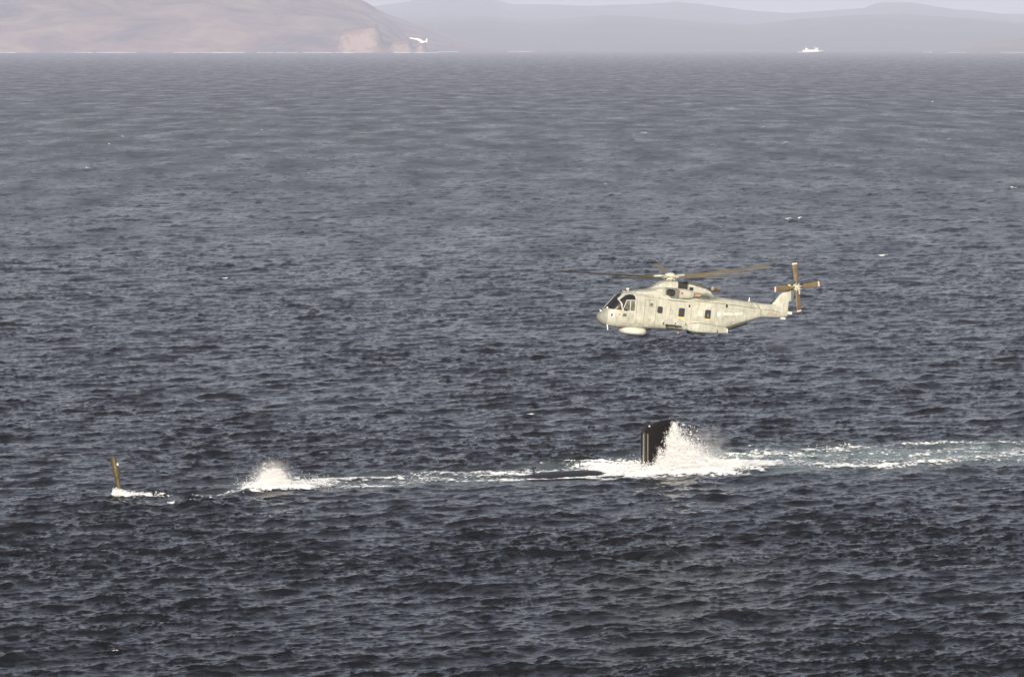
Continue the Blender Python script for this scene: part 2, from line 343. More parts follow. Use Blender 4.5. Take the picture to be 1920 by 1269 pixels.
hill('far_ridge', 20000, 24500, [(560, 30), (690, 14), (745, 8), (795, -1), (850, -7), (925, -1), (958, 9), (1000, 9), (1040, 9), (1110, 12), (1200, 10), (1268, 7), (1330, 14), (1390, 24), (1470, 28), (1530, 24), (1608, 20), (1632, 10), (1700, 9), (1750, 16), (1790, 20), (1815, 20), (1860, 27), (1920, 27), (2200, 20), (2700, 34), (3300, 40)], moor2, 460, 60, .06)
hill('low_coast', 13300, 14300, [(1755, 101), (1785, 95), (1810, 87), (1850, 79), (1900, 74), (1960, 70), (2100, 60), (2300, 66), (2700, 50), (3200, 80)], coast, 120, 40, .12)

# pale surf and shingle where the far shores meet the water
white_foam = material('foam', (.86, .88, .88), .9, spec=.2, bump=.05, bscale=9)
def surf(px0, px1, D, h, seed):
    r = np.random.default_rng(seed); V = []; Fs = []
    x = px0
    while x < px1:
        wd = r.uniform(8, 40); 
        if r.random() < .62:
            xs = np.linspace(x, min(x + wd, px1), 6); b = len(V)
            for q in xs:
                X = (q - CX) / FPX * D; k = r.uniform(.4, 1) * h
                V += [(X, D - 6, .2), (X, D - 3, .4 + k), (X, D + 8, .6 + k)]
            for i in range(5):
                for j in range(2): Fs.append((b + i * 3 + j, b + i * 3 + 3 + j, b + i * 3 + 4 + j, b + i * 3 + 1 + j))
        x += wd * r.uniform(.95, 1.3)
    return V, Fs
V = []; Fs = []
for a in ((-60, 822, 13030, 1.1, 3), (822, 1000, 14290, .9, 4), (1690, 1980, 13290, .9, 5)):
    v, f_ = surf(*a); b = len(V); V += v; Fs += [tuple(b + i for i in q) for q in f_]
tag(np_mesh('shore_surf', V, Fs, white_foam, False), 'thin white surf line along the foot of the far hazy headland and shores', kind='stuff')

# ------------------------------------------------------------------ haze
def haze_box(x0, x1, y0, y1, z0, z1, density):
    m = bpy.data.materials.new('sea_haze'); m.use_nodes = True; t = m.node_tree; t.nodes.clear()
    o_ = t.nodes.new('ShaderNodeOutputMaterial'); v = t.nodes.new('ShaderNodeVolumePrincipled')
    v.inputs['Color'].default_value = (.505, .55, .71, 1); v.inputs['Density'].default_value = density; v.inputs['Anisotropy'].default_value = -.26
    t.links.new(v.outputs[0], o_.inputs['Volume'])
    h = MB().box(x0, x1, y0, y1, z0, z1).build('haze', m, smooth=0)
    return tag(h, 'pale sea haze filling the air out to the far hills', kind='stuff')
haze_box(-34000, 34000, -600, 32000, -3.5, 620, 6.0e-5)

# ------------------------------------------------------------------ foam of the wake
def foam_patch():
    su = np.arange(-2, 100, .08); nv = np.arange(-16, 22, .20)
    S, Nn = np.meshgrid(su, nv, indexing='ij')
    X = T0[0] + S * TD[0] + Nn * TN[0]; Y = T0[1] + S * TD[1] + Nn * TN[1]
    M = strokes(X, Y, FOAM)
    f1 = fbm(1024, 40.0, 1.5, 21, lmax=5.0); f2 = fbm(512, 9.0, 1.4, 22, lmax=1.2)
    nz = .55 * fsample(f1, 40.0, S * .55, Nn) + .75 * fsample(f2, 9.0, S * .8, Nn)
    lace = 1 - np.abs(fsample(f1, 23.0, S * .6 + 3, Nn))          # ridges: the lacy net of old foam
    val = M * 2.3 + .55 * nz * (1 - .6 * np.clip(M - .8, 0, 1)) + .35 * lace * (M > .15) - 1.55
    Xs, Ys, Zs = sea(X, Y)
    lump = np.clip(val, 0, 1)
    Zs = Zs + .10 + .03 * lump + np.clip(M - .7, 0, 1) * .16 * (fsample(f2, 9.0, S, Nn) * .5 + .7) * lump
    # sink the rim so that foam meets the water
    fm = (val > 0); keep = (val[:-1, :-1] + val[1:, :-1] + val[1:, 1:] + val[:-1, 1:]) > -1.2
    i = np.arange(X.size).reshape(X.shape)
    F = np.stack([i[:-1, :-1], i[1:, :-1], i[1:, 1:], i[:-1, 1:]], -1)[keep]
    used = np.unique(F); remap = np.full(X.size, -1); remap[used] = np.arange(len(used))
    return np.stack([Xs, Ys, Zs], -1).reshape(-1, 3)[used], remap[F], (val + .3).ravel()[used]
V, F, a = foam_patch()
fm_ = bpy.data.materials.new('wake_foam'); fm_.use_nodes = True; t = fm_.node_tree; p = t.nodes['Principled BSDF']
p.inputs['Roughness'].default_value = .8; p.inputs['Specular IOR Level'].default_value = .25
at_ = t.nodes.new('ShaderNodeAttribute'); at_.attribute_name = 'thick'; r = t.nodes.new('ShaderNodeValToRGB')
r.color_ramp.elements[0].position = 0; r.color_ramp.elements[0].color = (.55, .60, .60, 1); r.color_ramp.elements[1].position = .45; r.color_ramp.elements[1].color = (.86, .88, .87, 1)
t.links.new(at_.outputs['Fac'], r.inputs[0]); t.links.new(r.outputs[0], p.inputs['Base Color'])
al = t.nodes.new('ShaderNodeMapRange'); al.inputs[1].default_value = 0.0; al.inputs[2].default_value = 1.2; al.interpolation_type = 'SMOOTHSTEP'; t.links.new(at_.outputs['Fac'], al.inputs[0]); t.links.new(al.outputs[0], p.inputs['Alpha'])
tag(np_mesh('wake_foam', V, F, fm_, True, {'thick': a}), 'long white foam wake trailing from the mast past the rudder to the right edge', kind='stuff')

# small breaking crests scattered over the open water
def whitecaps():
    pts = [(163, 316, 10), (206, 270, 7), (232, 257, 5), (330, 209, 6), (490, 245, 5), (578, 326, 6), (616, 303, 10), (520, 205, 5), (640, 172, 5), (1210, 250, 20), (1136, 346, 7), (1472, 268, 12), (1466, 271, 8), (1778, 262, 14), (1893, 353, 24), (1476, 411, 12), (1500, 412, 10),
           (1625, 199, 5), (1748, 192, 6), (1430, 238, 5), (1590, 150, 5), (1840, 170, 6), (985, 157, 6), (1050, 128, 4), (760, 130, 5), (880, 112, 4), (300, 126, 4), (130, 112, 4), (420, 140, 4), (560, 118, 4), (1320, 112, 4), (1700, 115, 4), (1250, 140, 5), (690, 178, 5), (90, 150, 5), (1880, 130, 4), (1120, 118, 4),
           (995, 783, 24), (420, 524, 26), (1650, 480, 30)]
    V = []; Fs = []; fz = fbm(256, 12.0, 1.4, 41, lmax=2.5)
    for q, (px, py, wd) in enumerate(pts):
        c = sea_at(px, py); D = c[1]; W = wd / FPX * D; dep = .35 + .10 * W
        if D < 2500:                                # ride the nearest crest
            ys = np.linspace(D - 4, D + 4, 33); D = ys[np.argmax(sea(np.full(33, c[0]), ys)[2])]
        nu = max(8, min(40, int(wd * 1.2))); nv_ = 8
        A, B = np.meshgrid(np.linspace(-1, 1, nu), np.linspace(-1, 1, nv_), indexing='ij')
        X = c[0] + A * W / 2; Y = D + B * dep + A * W * .18 + .25 * W * A * A
        k = max(1.0, W / 3); val = 1.0 - (np.abs(A) ** 1.6 + B ** 2) + .55 * fsample(fz, 12.0, X / k + q * 3.1, Y / k)
        hx = sea(X, Y); Z = hx[2] + .07 + (.25 if D > 2500 else 0) + .05 * np.clip(val, 0, 1)
        i = np.arange(A.size).reshape(A.shape) + len(V)
        V += np.stack([hx[0], hx[1], Z], -1).reshape(-1, 3).tolist()
        kp = (val[:-1, :-1] + val[1:, :-1] + val[1:, 1:] + val[:-1, 1:]) > .9
        Fs += np.stack([i[:-1, :-1], i[1:, :-1], i[1:, 1:], i[:-1, 1:]], -1)[kp].tolist()
    return V, Fs
cap_foam = material('breaking_crest', (.62, .64, .65), .8, spec=.2)
V, Fs = whitecaps()
tag(np_mesh('whitecaps', V, Fs, cap_foam, True), 'small white breaking crests scattered over the dark open sea', kind='stuff')

# ------------------------------------------------------------------ the submarine, almost wholly under water
black_hull = material('wet_black_hull', (.009, .009, .010), .42, spec=.35, var=.3, vscale=1.2, bump=.01, bscale=3)
rudder_mat = material('rust_dark_rudder', (.0034, .0017, .0012), .5, spec=.12, var=.6, vscale=1.6, bump=.004, bscale=8)
edge_mat = material('black_edge', (.008, .008, .009), .4, var=.3)
mark_white = material('draught_white', (.50, .50, .47), .6)
strip_mat = material('worn_strip', (.105, .085, .068), .6, var=.35, vscale=6)
mast_mat = material('olive_mast', (.070, .054, .016), .5, var=.4, vscale=5)
mast_dark = material('mast_dark', (.045, .035, .012), .5, var=.3)
copper = material('worn_metal', (.30, .20, .12), .45, .4, var=.2)

sub = empty('submarine', (T0[0], T0[1], 0))
yaw = math.atan2(TD[1], TD[0]); sub.rotation_euler = (0, 0, yaw)     # local x runs aft along the track, y away from the camera
tag(sub, 'dark submarine running awash with only mast, back and upright rudder out of the water', 'submarine')
# hull: a long spindle, its spine breaking the surface between mast and rudder
S_HULL0, S_HULL1 = 39.5, 48.5
hl = MB(); rs = []
for x in np.linspace(-30, 57, 140):
    uu = (x + 30) / 87; rad = 5.0 * min(1, (max(uu, .002) / .10) ** .5) * (1 - max(0, (uu - .70) / .30) ** 1.8 * .9)
    top = -1.15
    g = math.exp(-((x - 43.2) / 6.0) ** 4)
    top = -1.3 + 1.63 * g
    if x > 50: top = -1.3 - (x - 50) * .12
    zc = top - rad
    rs.append([(x, rad * math.cos(t), zc + rad * math.sin(t)) for t in np.linspace(0, 2 * math.pi, 40, endpoint=False)])
hl.rings(rs); hl.build('hull', black_hull, sub)
cl_ = MB().tube((39.9, -.2, -.2), (39.75, -.2, .75), .09, .07, 10); cl_.box(39.6, 40.0, -.3, -.1, .7, .86); cl_.build('cleat', black_hull, sub)
# upright rudder: a foil section with a rounded fore top corner
def rudder():
    s0 = track(*sea_at(1207, 886)[:2])[0] + .42
    # outline (s, z): leading edge up, along the sloping top, down the raked trailing edge
    zs = np.concatenate([np.linspace(-3.0, 4.15, 24), 4.15 + .62 * np.sin(np.linspace(0, math.pi / 2, 8)[1:])])
    rs = []
    for z in np.concatenate([np.linspace(-3.0, 3.4, 26), np.linspace(3.5, 4.72, 22)]):
        c = 0.0
        if z > 3.55: c = .50 - math.sqrt(max(0, .25 - (min(z, 4.05) - 3.55) ** 2))
        if z > 4.05: c = .50 + (z - 4.05) * 2.3 + max(0, z - 4.5) * 2.2
        le = .0 - .012 * z + c; te = 4.05 - .11 * z
        ch = te - le; th = .30 * min(1, ch / 2.2)
        prof = []
        for k in range(28):
            a = 2 * math.pi * k / 28; xx = .5 - .5 * math.cos(a)
            yy = math.sqrt(max(0, xx)) * 1.48 - .63 * xx - 1.76 * xx ** 2 + 1.42 * xx ** 3 - .507 * xx ** 4
            yy *= 1.0
            prof.append((le + xx * ch, (1 if a < math.pi else -1) * th * yy * 1.15, z))
        rs.append(prof)
    m = MB().rings(rs)
    o = m.build('rudder', rudder_mat, sub, loc=(s0, 0, 0))
    e = MB()                                                        # black leading edge cap
    for z0, z1 in zip(np.linspace(-.5, 3.62, 10)[:-1], np.linspace(-.5, 3.62, 10)[1:]):
        ring = lambda z: [(-.03 - .012 * z + .30 * (1 - math.cos(t)), -.31 * math.sin(t), z) for t in np.linspace(-math.pi / 2, math.pi / 2, 9)] + [(.20 - .012 * z, -.2, z), (.20 - .012 * z, .2, z)]
        e.rings([ring(z0), ring(z1)], z0 < -.4, z1 > 3.55)
    e.build('leading_edge', edge_mat, o)
    st = MB()
    for z0, z1 in zip(np.linspace(.1, 3.5, 9)[:-1], np.linspace(.1, 3.5, 9)[1:]):
        st.add([(.44, -.345, z0), (.53, -.36, z0), (.53, -.36, z1), (.44, -.345, z1), (.44, -.2, z0), (.53, -.2, z0), (.53, -.2, z1), (.44, -.2, z1)], [(0, 1, 2, 3), (0, 4, 5, 1), (3, 2, 6, 7), (0, 3, 7, 4), (1, 5, 6, 2)])
    st.build('guard_strip', strip_mat, o)
    for k in range(15):
        z = .15 + k * .225
        MB().box(.03, .13, -.262, -.2, z, z + .07).build('draught_mark', mark_white, o, smooth=0)
    lamp = MB(); lamp.lathe((.75, -.1, 4.12), [(.02, .14), (.07, .12), (.09, .06), (.08, 0)], 10); lamp.build('stern_lamp', mark_white, o)
    return o, s0
rud, RS0 = rudder()
# attack periscope mast, raked
mast = MB().tube((.10, 0, -3), (-.02, 0, 1.55), .205, .19, 16).build('mast', mast_mat, sub, loc=(.2, 0, 0))
mast.rotation_euler = (0, math.radians(-7.5), 0)
MB().rings([[(x0 + rx * math.cos(t), ry * math.sin(t), z) for t in np.linspace(0, 2 * math.pi, 16, endpoint=False)] for x0, rx, ry, z in ((0, .19, .2, 1.55), (-.05, .27, .25, 1.75), (-.05, .29, .27, 2.4), (-.06, .26, .25, 2.65), (-.10, .21, .2, 2.9), (-.13, .19, .19, 3.52))]).build('mast_head', mast_mat, mast)
MB().tube((0, 0, 1.50), (0, 0, 1.60), .235, .235, 16).build('collar', mast_dark, mast)
MB().box(-.42, -.28, -.16, .10, 2.75, 3.45).build('sensor_box', mast_dark, mast)
MB().box(.02, .16, -.30, -.20, 2.78, 2.98).build('window', mark_white, mast)
MB().box(-.235, -.19, -.08, .08, -.5, 1.5).build('rail', mast_dark, mast)

# ------------------------------------------------------------------ spray
def droplets(name, P, R, mat):
    n = len(P); T = np.array([[1, 1, 1], [1, -1, -1], [-1, 1, -1], [-1, -1, 1]], float) / 1.732 * 1.25
    q = rng.normal(size=(n, 4)); q /= np.linalg.norm(q, axis=1)[:, None]; a, b, c, d = q.T
    M = np.stack([1 - 2 * (c * c + d * d), 2 * (b * c - a * d), 2 * (b * d + a * c), 2 * (b * c + a * d), 1 - 2 * (b * b + d * d), 2 * (c * d - a * b), 2 * (b * d - a * c), 2 * (c * d + a * b), 1 - 2 * (b * b + c * c)], -1).reshape(n, 3, 3)
    V = np.einsum('nij,kj->nki', M, T) * R[:, None, None] + P[:, None, :]
    F = (np.arange(n)[:, None, None] * 4 + np.array([[0, 1, 2], [0, 3, 1], [0, 2, 3], [1, 3, 2]])[None]).reshape(-1, 3)
    return np_mesh(name, V.reshape(-1, 3), F, mat, True)
spray_mat = bpy.data.materials.new('spray_water'); spray_mat.use_nodes = True; t = spray_mat.node_tree; t.nodes.clear()
o_ = t.nodes.new('ShaderNodeOutputMaterial'); d_ = t.nodes.new('ShaderNodeBsdfDiffuse'); d_.inputs[0].default_value = (.98, .98, .98, 1); tr_ = t.nodes.new('ShaderNodeBsdfTranslucent'); tr_.inputs[0].default_value = (.96, .96, .96, 1)
m_ = t.nodes.new('ShaderNodeMixShader'); m_.inputs[0].default_value = .05; t.links.new(d_.outputs[0], m_.inputs[1]); t.links.new(tr_.outputs[0], m_.inputs[2]); t.links.new(m_.outputs[0], o_.inputs[0])
def loc2world(s, n, z):
    return np.stack([T0[0] + s * TD[0] + n * TN[0], T0[1] + s * TD[1] + n * TN[1], z], -1)
def clots(cs, cn, cz, k, spread, r0, r1):
    # torn water: each clot a burst of drops, most of them small
    n = len(cs); m = rng.integers(k // 2, k * 2, n); i = np.repeat(np.arange(n), m); w_ = rng.gamma(2.0, .5, n)[i] * spread
    s = cs[i] + rng.normal(size=len(i)) * w_ * 1.2; a = cn[i] + rng.normal(size=len(i)) * w_; z = cz[i] + rng.normal(size=len(i)) * w_ * .9
    return loc2world(s, a, np.maximum(z, .05)), r0 + (r1 - r0) * rng.random(len(i)) ** 2.2
STK = fbm(512, 12.0, 1.5, 51, ax=1.0, ay=5.0, lmax=2.5)
def rudder_spray():
    P = []; R = []
    # sheet pouring down the near side of the rudder in torn streaks that fall and sweep aft
    n = 3400; z = 4.45 * rng.random(n) ** 1.25; lead = np.interp(z, [0, .8, 1.6, 2.6, 3.6, 4.1, 4.6], [.55, .95, 1.45, 1.85, 2.05, 2.35, 2.5])
    end = np.interp(z, [0, 1.5, 3, 4.5], [6.2, 5.0, 4.3, 3.7]); s = lead + rng.beta(1.2, 1.3, n) * (end - lead)
    dens = fsample(STK, 12.0, s + .25 * z, z) * .9 + .8 * (s - lead) / (end - lead) + .75 * (4.0 - z) / 4 - .25 - .42 * np.clip(z - 2.3, 0, 2) + .5 * (s > 2.4) * (z < 2.6) - .3 * (s < lead + .5); k = dens > rng.random(n) * .9
    s, z = s[k], z[k]; off = np.where(s < 3.9, .33, .05) + np.abs(rng.normal(size=len(s))) * (.05 + .30 * np.clip(2.2 - z, 0, 3) / 2.2)
    q, rr = clots(s, -off, z, 9, .085, .008, .038); P.append(q); R.append(rr)
    # core burst at the waterline
    n = 3000; s = 3.6 + rng.normal(size=n) * 1.35; nn = rng.normal(size=n) * .9 - .8; z = np.abs(rng.normal(size=n)) * 1.0 * np.exp(-((s - 3.5) / 2.1) ** 2) * 1.4
    q, rr = clots(s, nn, z, 17, .13, .010, .045); P.append(q); R.append(rr)
    n = 2600; s = 3.7 + rng.normal(size=n) * 1.05; nn = rng.normal(size=n) * .55 - .35; z = np.abs(rng.normal(size=n)) * 1.15 * np.exp(-((s - 3.6) / 1.8) ** 2)       # the solid white heart of it
    P.append(loc2world(s, nn, z)); R.append(.05 + .06 * rng.random(n))
    n = 900; s = rng.uniform(-3.2, 6.5, n); nn = rng.normal(size=n) * .9 - .2; z = np.abs(rng.normal(size=n)) * .28
    P.append(loc2world(s, nn, z)); R.append(.05 + .05 * rng.random(n))
    # plume torn off aft
    n = 1100; tt = rng.random(n) ** .8; s = 3.6 + tt * 4.8 + rng.normal(size=n) * .4; z = (4.0 * (1 - tt) ** 1.5 + .3) * rng.random(n) ** .8 + .15; nn = rng.normal(size=n) * .8
    q, rr = clots(s, nn, z, 9, .16, .005, .034); P.append(q); R.append(rr)
    # low white rollers either side of the foot
    n = 1500; s = rng.uniform(-4.2, 9.5, n); amp = np.exp(-((s + 1.2) / 2.2) ** 2) * .75 + np.exp(-((s - 6) / 3.0) ** 2) * .65; nn = rng.normal(size=n) * 1.3 - .3; z = .1 + np.abs(rng.normal(size=n)) * amp * .6
    q, rr = clots(s, nn, z, 12, .12, .012, .055); P.append(q); R.append(rr)
    P = [p + np.array([TD[0], TD[1], 0]) * RS0 for p in P]
    # fringe of fine drops
    n = 14000; s = 3.0 + rng.normal(size=n) * 2.4; z = rng.gamma(2.2, .8, n); nn = rng.normal(size=n) * 1.3 - .3; k = (z < 5.0 - np.abs(s - 3.6) * .6) & (s > 2.0)
    P.append(loc2world(RS0 + s, nn, z)[k]); R.append((.004 + .009 * rng.random(n))[k])
    return np.concatenate(P), np.concatenate(R)
P_, R_ = rudder_spray()
tag(droplets('rudder_spray', P_, R_, spray_mat), 'white water bursting and streaming off the upright dark rudder', kind='stuff')
def bow_spray():
    P = []; R = []; c = track(*sea_at(524, 921)[:2])[0]
    n = 2600; s = c + .15 + rng.normal(size=n) * .65; nn = rng.normal(size=n) * .6; z = .05 + np.abs(rng.normal(size=n)) * .66 * np.exp(-((s - c - .1) / 1.5) ** 2)
    q, rr = clots(s, nn, z, 15, .12, .010, .040); P.append(q); R.append(rr)
    n = 1500; s = c + .2 + rng.normal(size=n) * .75; nn = rng.normal(size=n) * .4; z = np.abs(rng.normal(size=n)) * .55 * np.exp(-((s - c - .2) / 1.2) ** 2)
    P.append(loc2world(s, nn, z)); R.append(.045 + .055 * rng.random(n))
    n = 22000; s = c - .1 + rng.normal(size=n) * .75; z = .2 + rng.gamma(2.6, .40, n); nn = rng.normal(size=n) * .7; s = s + .12 * z; k = z < 2.6
    P.append(loc2world(s, nn, z)[k]); R.append((.004 + .013 * rng.random(n) ** 2)[k])
    n = 8000; s = c + rng.uniform(-2.6, 5, n); z = .06 + np.abs(rng.normal(size=n)) * .25; nn = rng.normal(size=n) * .9
    P.append(loc2world(s, nn, z)); R.append(.010 + .022 * rng.random(n))
    return np.concatenate(P), np.concatenate(R)
P_, R_ = bow_spray()
tag(droplets('bow_spray', P_, R_, spray_mat), 'puff of white spray breaking over the hull between mast and rudder', kind='stuff')
# drifting mist round the two bursts: fine drops too small to build one by one
def mist(c, r3, dens, label):
    m = bpy.data.materials.new('spray_mist'); m.use_nodes = True; t = m.node_tree; t.nodes.clear(); N = t.nodes.new; L = t.links.new
    o_ = N('ShaderNodeOutputMaterial'); v = N('ShaderNodeVolumePrincipled'); v.inputs['Color'].default_value = (1, 1, 1, 1); v.inputs['Anisotropy'].default_value = -.3
    tc = N('ShaderNodeTexCoord'); ln = N('ShaderNodeVectorMath'); ln.operation = 'LENGTH'; L(tc.outputs['Object'], ln.inputs[0])
    mr = N('ShaderNodeMapRange'); mr.inputs[1].default_value = 1.0; mr.inputs[2].default_value = .15; mr.inputs[3].default_value = 0; mr.inputs[4].default_value = 1; L(ln.outputs['Value'], mr.inputs[0])
    g = N('ShaderNodeNewGeometry'); n = N('ShaderNodeTexNoise'); n.inputs['Scale'].default_value = 1.3; n.inputs['Detail'].default_value = 4; L(g.outputs['Position'], n.inputs['Vector'])
    m2 = N('ShaderNodeMapRange'); m2.inputs[1].default_value = .38; m2.inputs[2].default_value = .66; L(n.outputs['Fac'], m2.inputs[0])
    mu = N('ShaderNodeMath'); mu.operation = 'MULTIPLY'; L(mr.outputs[0], mu.inputs[0]); L(m2.outputs[0], mu.inputs[1])
    m3 = N('ShaderNodeMath'); m3.operation = 'MULTIPLY'; m3.inputs[1].default_value = dens; L(mu.outputs[0], m3.inputs[0]); L(m3.outputs[0], v.inputs['Density']); L(v.outputs[0], o_.inputs['Volume'])
    ms = MB(); rs = []
    for th in np.linspace(.05, math.pi - .05, 14): rs.append([(math.sin(th) * math.cos(p), math.sin(th) * math.sin(p), math.cos(th)) for p in np.linspace(0, 2 * math.pi, 24, endpoint=False)])
    o = ms.rings(rs).build('spray_mist', m); o.location = c; o.scale = r3; o.rotation_euler = (0, 0, yaw); return tag(o, label, kind='stuff')
_c = track(*sea_at(524, 921)[:2])[0]
mist(tuple(loc2world(np.array(_c), np.array(0.0), np.array(.9))), (2.6, 1.5, 1.7), .2, 'thin white mist over the bow splash')
mist(tuple(loc2world(np.array(RS0 + 6.2), np.array(.2), np.array(1.2))), (3.6, 2.0, 3.0), .2, 'thin white mist blown aft of the rudder')
n = 1800; s_ = rng.gamma(1.6, .55, n) - .5; P_ = loc2world(s_, rng.normal(size=n) * .25 - .2, np.abs(rng.normal(size=n)) * .22 * np.exp(-s_ / 2) + .08)
tag(droplets('mast_spray', P_, .02 + .035 * rng.random(n), spray_mat), 'small white collar of water at the foot of the olive mast', kind='stuff')

# ------------------------------------------------------------------ helicopter
PSI, THE = math.radians(20), math.radians(6)
HF = np.array([-math.cos(PSI) * math.cos(THE), -math.sin(PSI) * math.cos(THE), math.sin(THE)])
HL = np.array([math.sin(PSI), -math.cos(PSI), 0.0]); HU = np.cross(HF, HL)
HP = at(1256, 519, 318.0)
heli = empty('helicopter')
heli.matrix_world = Matrix(((HF[0], HL[0], HU[0], HP[0]), (HF[1], HL[1], HU[1], HP[1]), (HF[2], HL[2], HU[2], HP[2]), (0, 0, 0, 1)))
tag(heli, 'pale grey-green naval helicopter with five main rotor blades hovering above the sea', 'helicopter')

def paint(name, col, soot=True):
    m = bpy.data.materials.new(name); m.use_nodes = True; t = m.node_tree; p = t.nodes['Principled BSDF']; N = t.nodes.new; L = t.links.new
    p.inputs['Roughness'].default_value = .48; p.inputs['Specular IOR Level'].default_value = .35
    tc = N('ShaderNodeTexCoord')
    def noise(scale, det, sx=1, sy=1, sz=1):
        mp = N('ShaderNodeMapping'); mp.inputs['Scale'].default_value = (sx, sy, sz); n = N('ShaderNodeTexNoise'); n.inputs['Scale'].default_value = scale; n.inputs['Detail'].default_value = det
        L(tc.outputs['Object'], mp.inputs[0]); L(mp.outputs[0], n.inputs['Vector']); return n.outputs['Fac']
    def rng_(s, a, b, c, d):
        r = N('ShaderNodeMapRange'); r.inputs[1].default_value = a; r.inputs[2].default_value = b; r.inputs[3].default_value = c; r.inputs[4].default_value = d; L(s, r.inputs[0]); return r.outputs[0]
    def mul(a, colour_or_socket):
        x = N('ShaderNodeMixRGB'); x.blend_type = 'MULTIPLY'; x.inputs[0].default_value = 1; L(a, x.inputs[1]); L(colour_or_socket, x.inputs[2]); return x.outputs[0]
    base = N('ShaderNodeRGB'); base.outputs[0].default_value = (*col, 1)
    c = mul(base.outputs[0], rng_(noise(.7, 3), .3, .7, .82, 1.10))                 # faded panels
    c = mul(c, rng_(noise(4, 8, 1, 1, .45), .38, .72, 1.05, .72))                   # vertical grime streaks
    c = mul(c, rng_(noise(16, 3), .55, .70, 1.0, .78))                              # speckle
    if soot:                                                                       # exhaust soot behind the engine
        sx = N('ShaderNodeSeparateXYZ'); L(tc.outputs['Object'], sx.inputs[0])
        def bell(sock, cen, wid):
            a = N('ShaderNodeMath'); a.operation = 'SUBTRACT'; a.inputs[1].default_value = cen; L(sock, a.inputs[0])
            b = N('ShaderNodeMath'); b.operation = 'DIVIDE'; b.inputs[1].default_value = wid; L(a.outputs[0], b.inputs[0])
            d = N('ShaderNodeMath'); d.operation = 'MULTIPLY'; L(b.outputs[0], d.inputs[0]); L(b.outputs[0], d.inputs[1]); return d.outputs[0]
        sm = N('ShaderNodeMath'); sm.operation = 'ADD'; L(bell(sx.outputs['X'], -3.2, 1.15), sm.inputs[0]); L(bell(sx.outputs['Z'], -1.42, .33), sm.inputs[1])
        n3 = N('ShaderNodeMath'); n3.operation = 'ADD'; L(sm.outputs[0], n3.inputs[0]); L(rng_(noise(2.5, 5), .2, .8, -.6, .6), n3.inputs[1])
        c = mul(c, rng_(n3.outputs[0], 0.0, 1.5, .22, 1.0))
    L(c, p.inputs['Base Color'])
    b = N('ShaderNodeBump'); b.inputs['Distance'].default_value = .012; L(noise(1.6, 2), b.inputs['Height']); L(b.outputs[0], p.inputs['Normal'])
    return m
GREY = paint('helicopter_grey', (.39, .393, .335))
GREY_NOSE_SHADE = paint('helicopter_grey_nose_shade', (.25, .257, .22), False)  # same grey darkened: shade of the nose curving away put into the colour
CREAM = material('radome_cream', (.48, .475, .41), .45, var=.12, vscale=2)
SHADE = material('grey_and_shade', (.10, .10, .085), .6, var=.2)  # plain grey on small parts; on the intake faces it is painted shade
DARK = material('dark_opening', (.006, .006, .006), .7)
GLASS = material('cockpit_glass', (.010, .011, .013), .05, spec=.6)
PANE = material('smoked_pane', (.035, .037, .045), .08, spec=.6)
PANE2 = material('side_pane', (.10, .105, .085), .15, spec=.6, var=.5, vscale=3)
RUBBER = material('window_rubber', (.035, .03, .02), .6)
WHITE = material('white_fitting', (.82, .82, .80), .4)
SEAM = material('seam_line', (.17, .155, .11), .7)
YELLOW = material('yellow_step', (.75, .52, .10), .6, var=.3, vscale=8)
ORANGE = material('orange_sensor', (.42, .17, .07), .35)
RED = material('red_mark', (.35, .04, .02), .6)
BLADE = material('rotor_blade_olive', (.165, .130, .062), .5, var=.25, vscale=.8)
BLADE2 = material('tail_blade_brown', (.108, .078, .036), .5, var=.3, vscale=2)
TIP = material('blade_tip_pale', (.62, .42, .33), .5)
HUBM = material('hub_metal', (.50, .48, .38), .45, .1, var=.6, vscale=9)
GEAR = material('black_gear', (.012, .012, .012), .6)

# fuselage: stations x, z bottom, z top, half width, section exponent
ST = np.array([
    (6.30, -3.98, -3.80, .08, 2.0), (6.22, -4.20, -3.60, .32, 2.0), (6.02, -4.40, -3.42, .56, 2.1), (5.78, -4.52, -3.16, .74, 2.2), (5.50, -4.60, -2.80, .90, 2.3), (5.20, -4.65, -2.42, 1.02, 2.5), (4.94, -4.68, -2.08, 1.10, 2.7),
    (4.62, -4.69, -1.80, 1.17, 3.0), (4.20, -4.68, -1.66, 1.22, 3.4), (3.60, -4.64, -1.58, 1.25, 3.8), (2.0, -4.56, -1.48, 1.25, 4.2), (0.0, -4.50, -1.45, 1.25, 4.4), (-2.2, -4.46, -1.42, 1.25, 4.4), (-4.0, -4.42, -1.36, 1.24, 4.2), (-4.6, -4.30, -1.36, 1.20, 4.0),
    (-5.5, -3.94, -1.40, 1.08, 3.7), (-7.0, -3.40, -1.49, .82, 3.4), (-8.6, -2.82, -1.57, .52, 3.0), (-9.0, -2.76, -1.57, .46, 2.8), (-10.0, -2.70, -1.56, .33, 2.6), (-10.8, -2.64, -1.60, .22, 2.4), (-11.25, -2.50, -1.75, .13, 2.2)])
_x = ST[::-1, 0]
def stn(x):
    return [np.interp(x, _x, ST[::-1, k]) for k in range(1, 5)]
def side_y(x, z):
    zb, zt, hw, n = stn(x); zc, hh = (zb + zt) / 2, (zt - zb) / 2
    return hw * np.maximum(0, 1 - np.minimum(1, np.abs((z - zc) / hh)) ** n) ** (1 / n)
def fus_ring(x, N):
    zb, zt, hw, n = stn(x); zc, hh = (zb + zt) / 2, (zt - zb) / 2
    r = []
    for t in np.linspace(0, 2 * math.pi, N, endpoint=False):
        c, s = math.cos(t), math.sin(t)
        r.append((x, hw * math.copysign(abs(c) ** (2 / n), c), zc + hh * math.copysign(abs(s) ** (2 / n), s)))
    return r
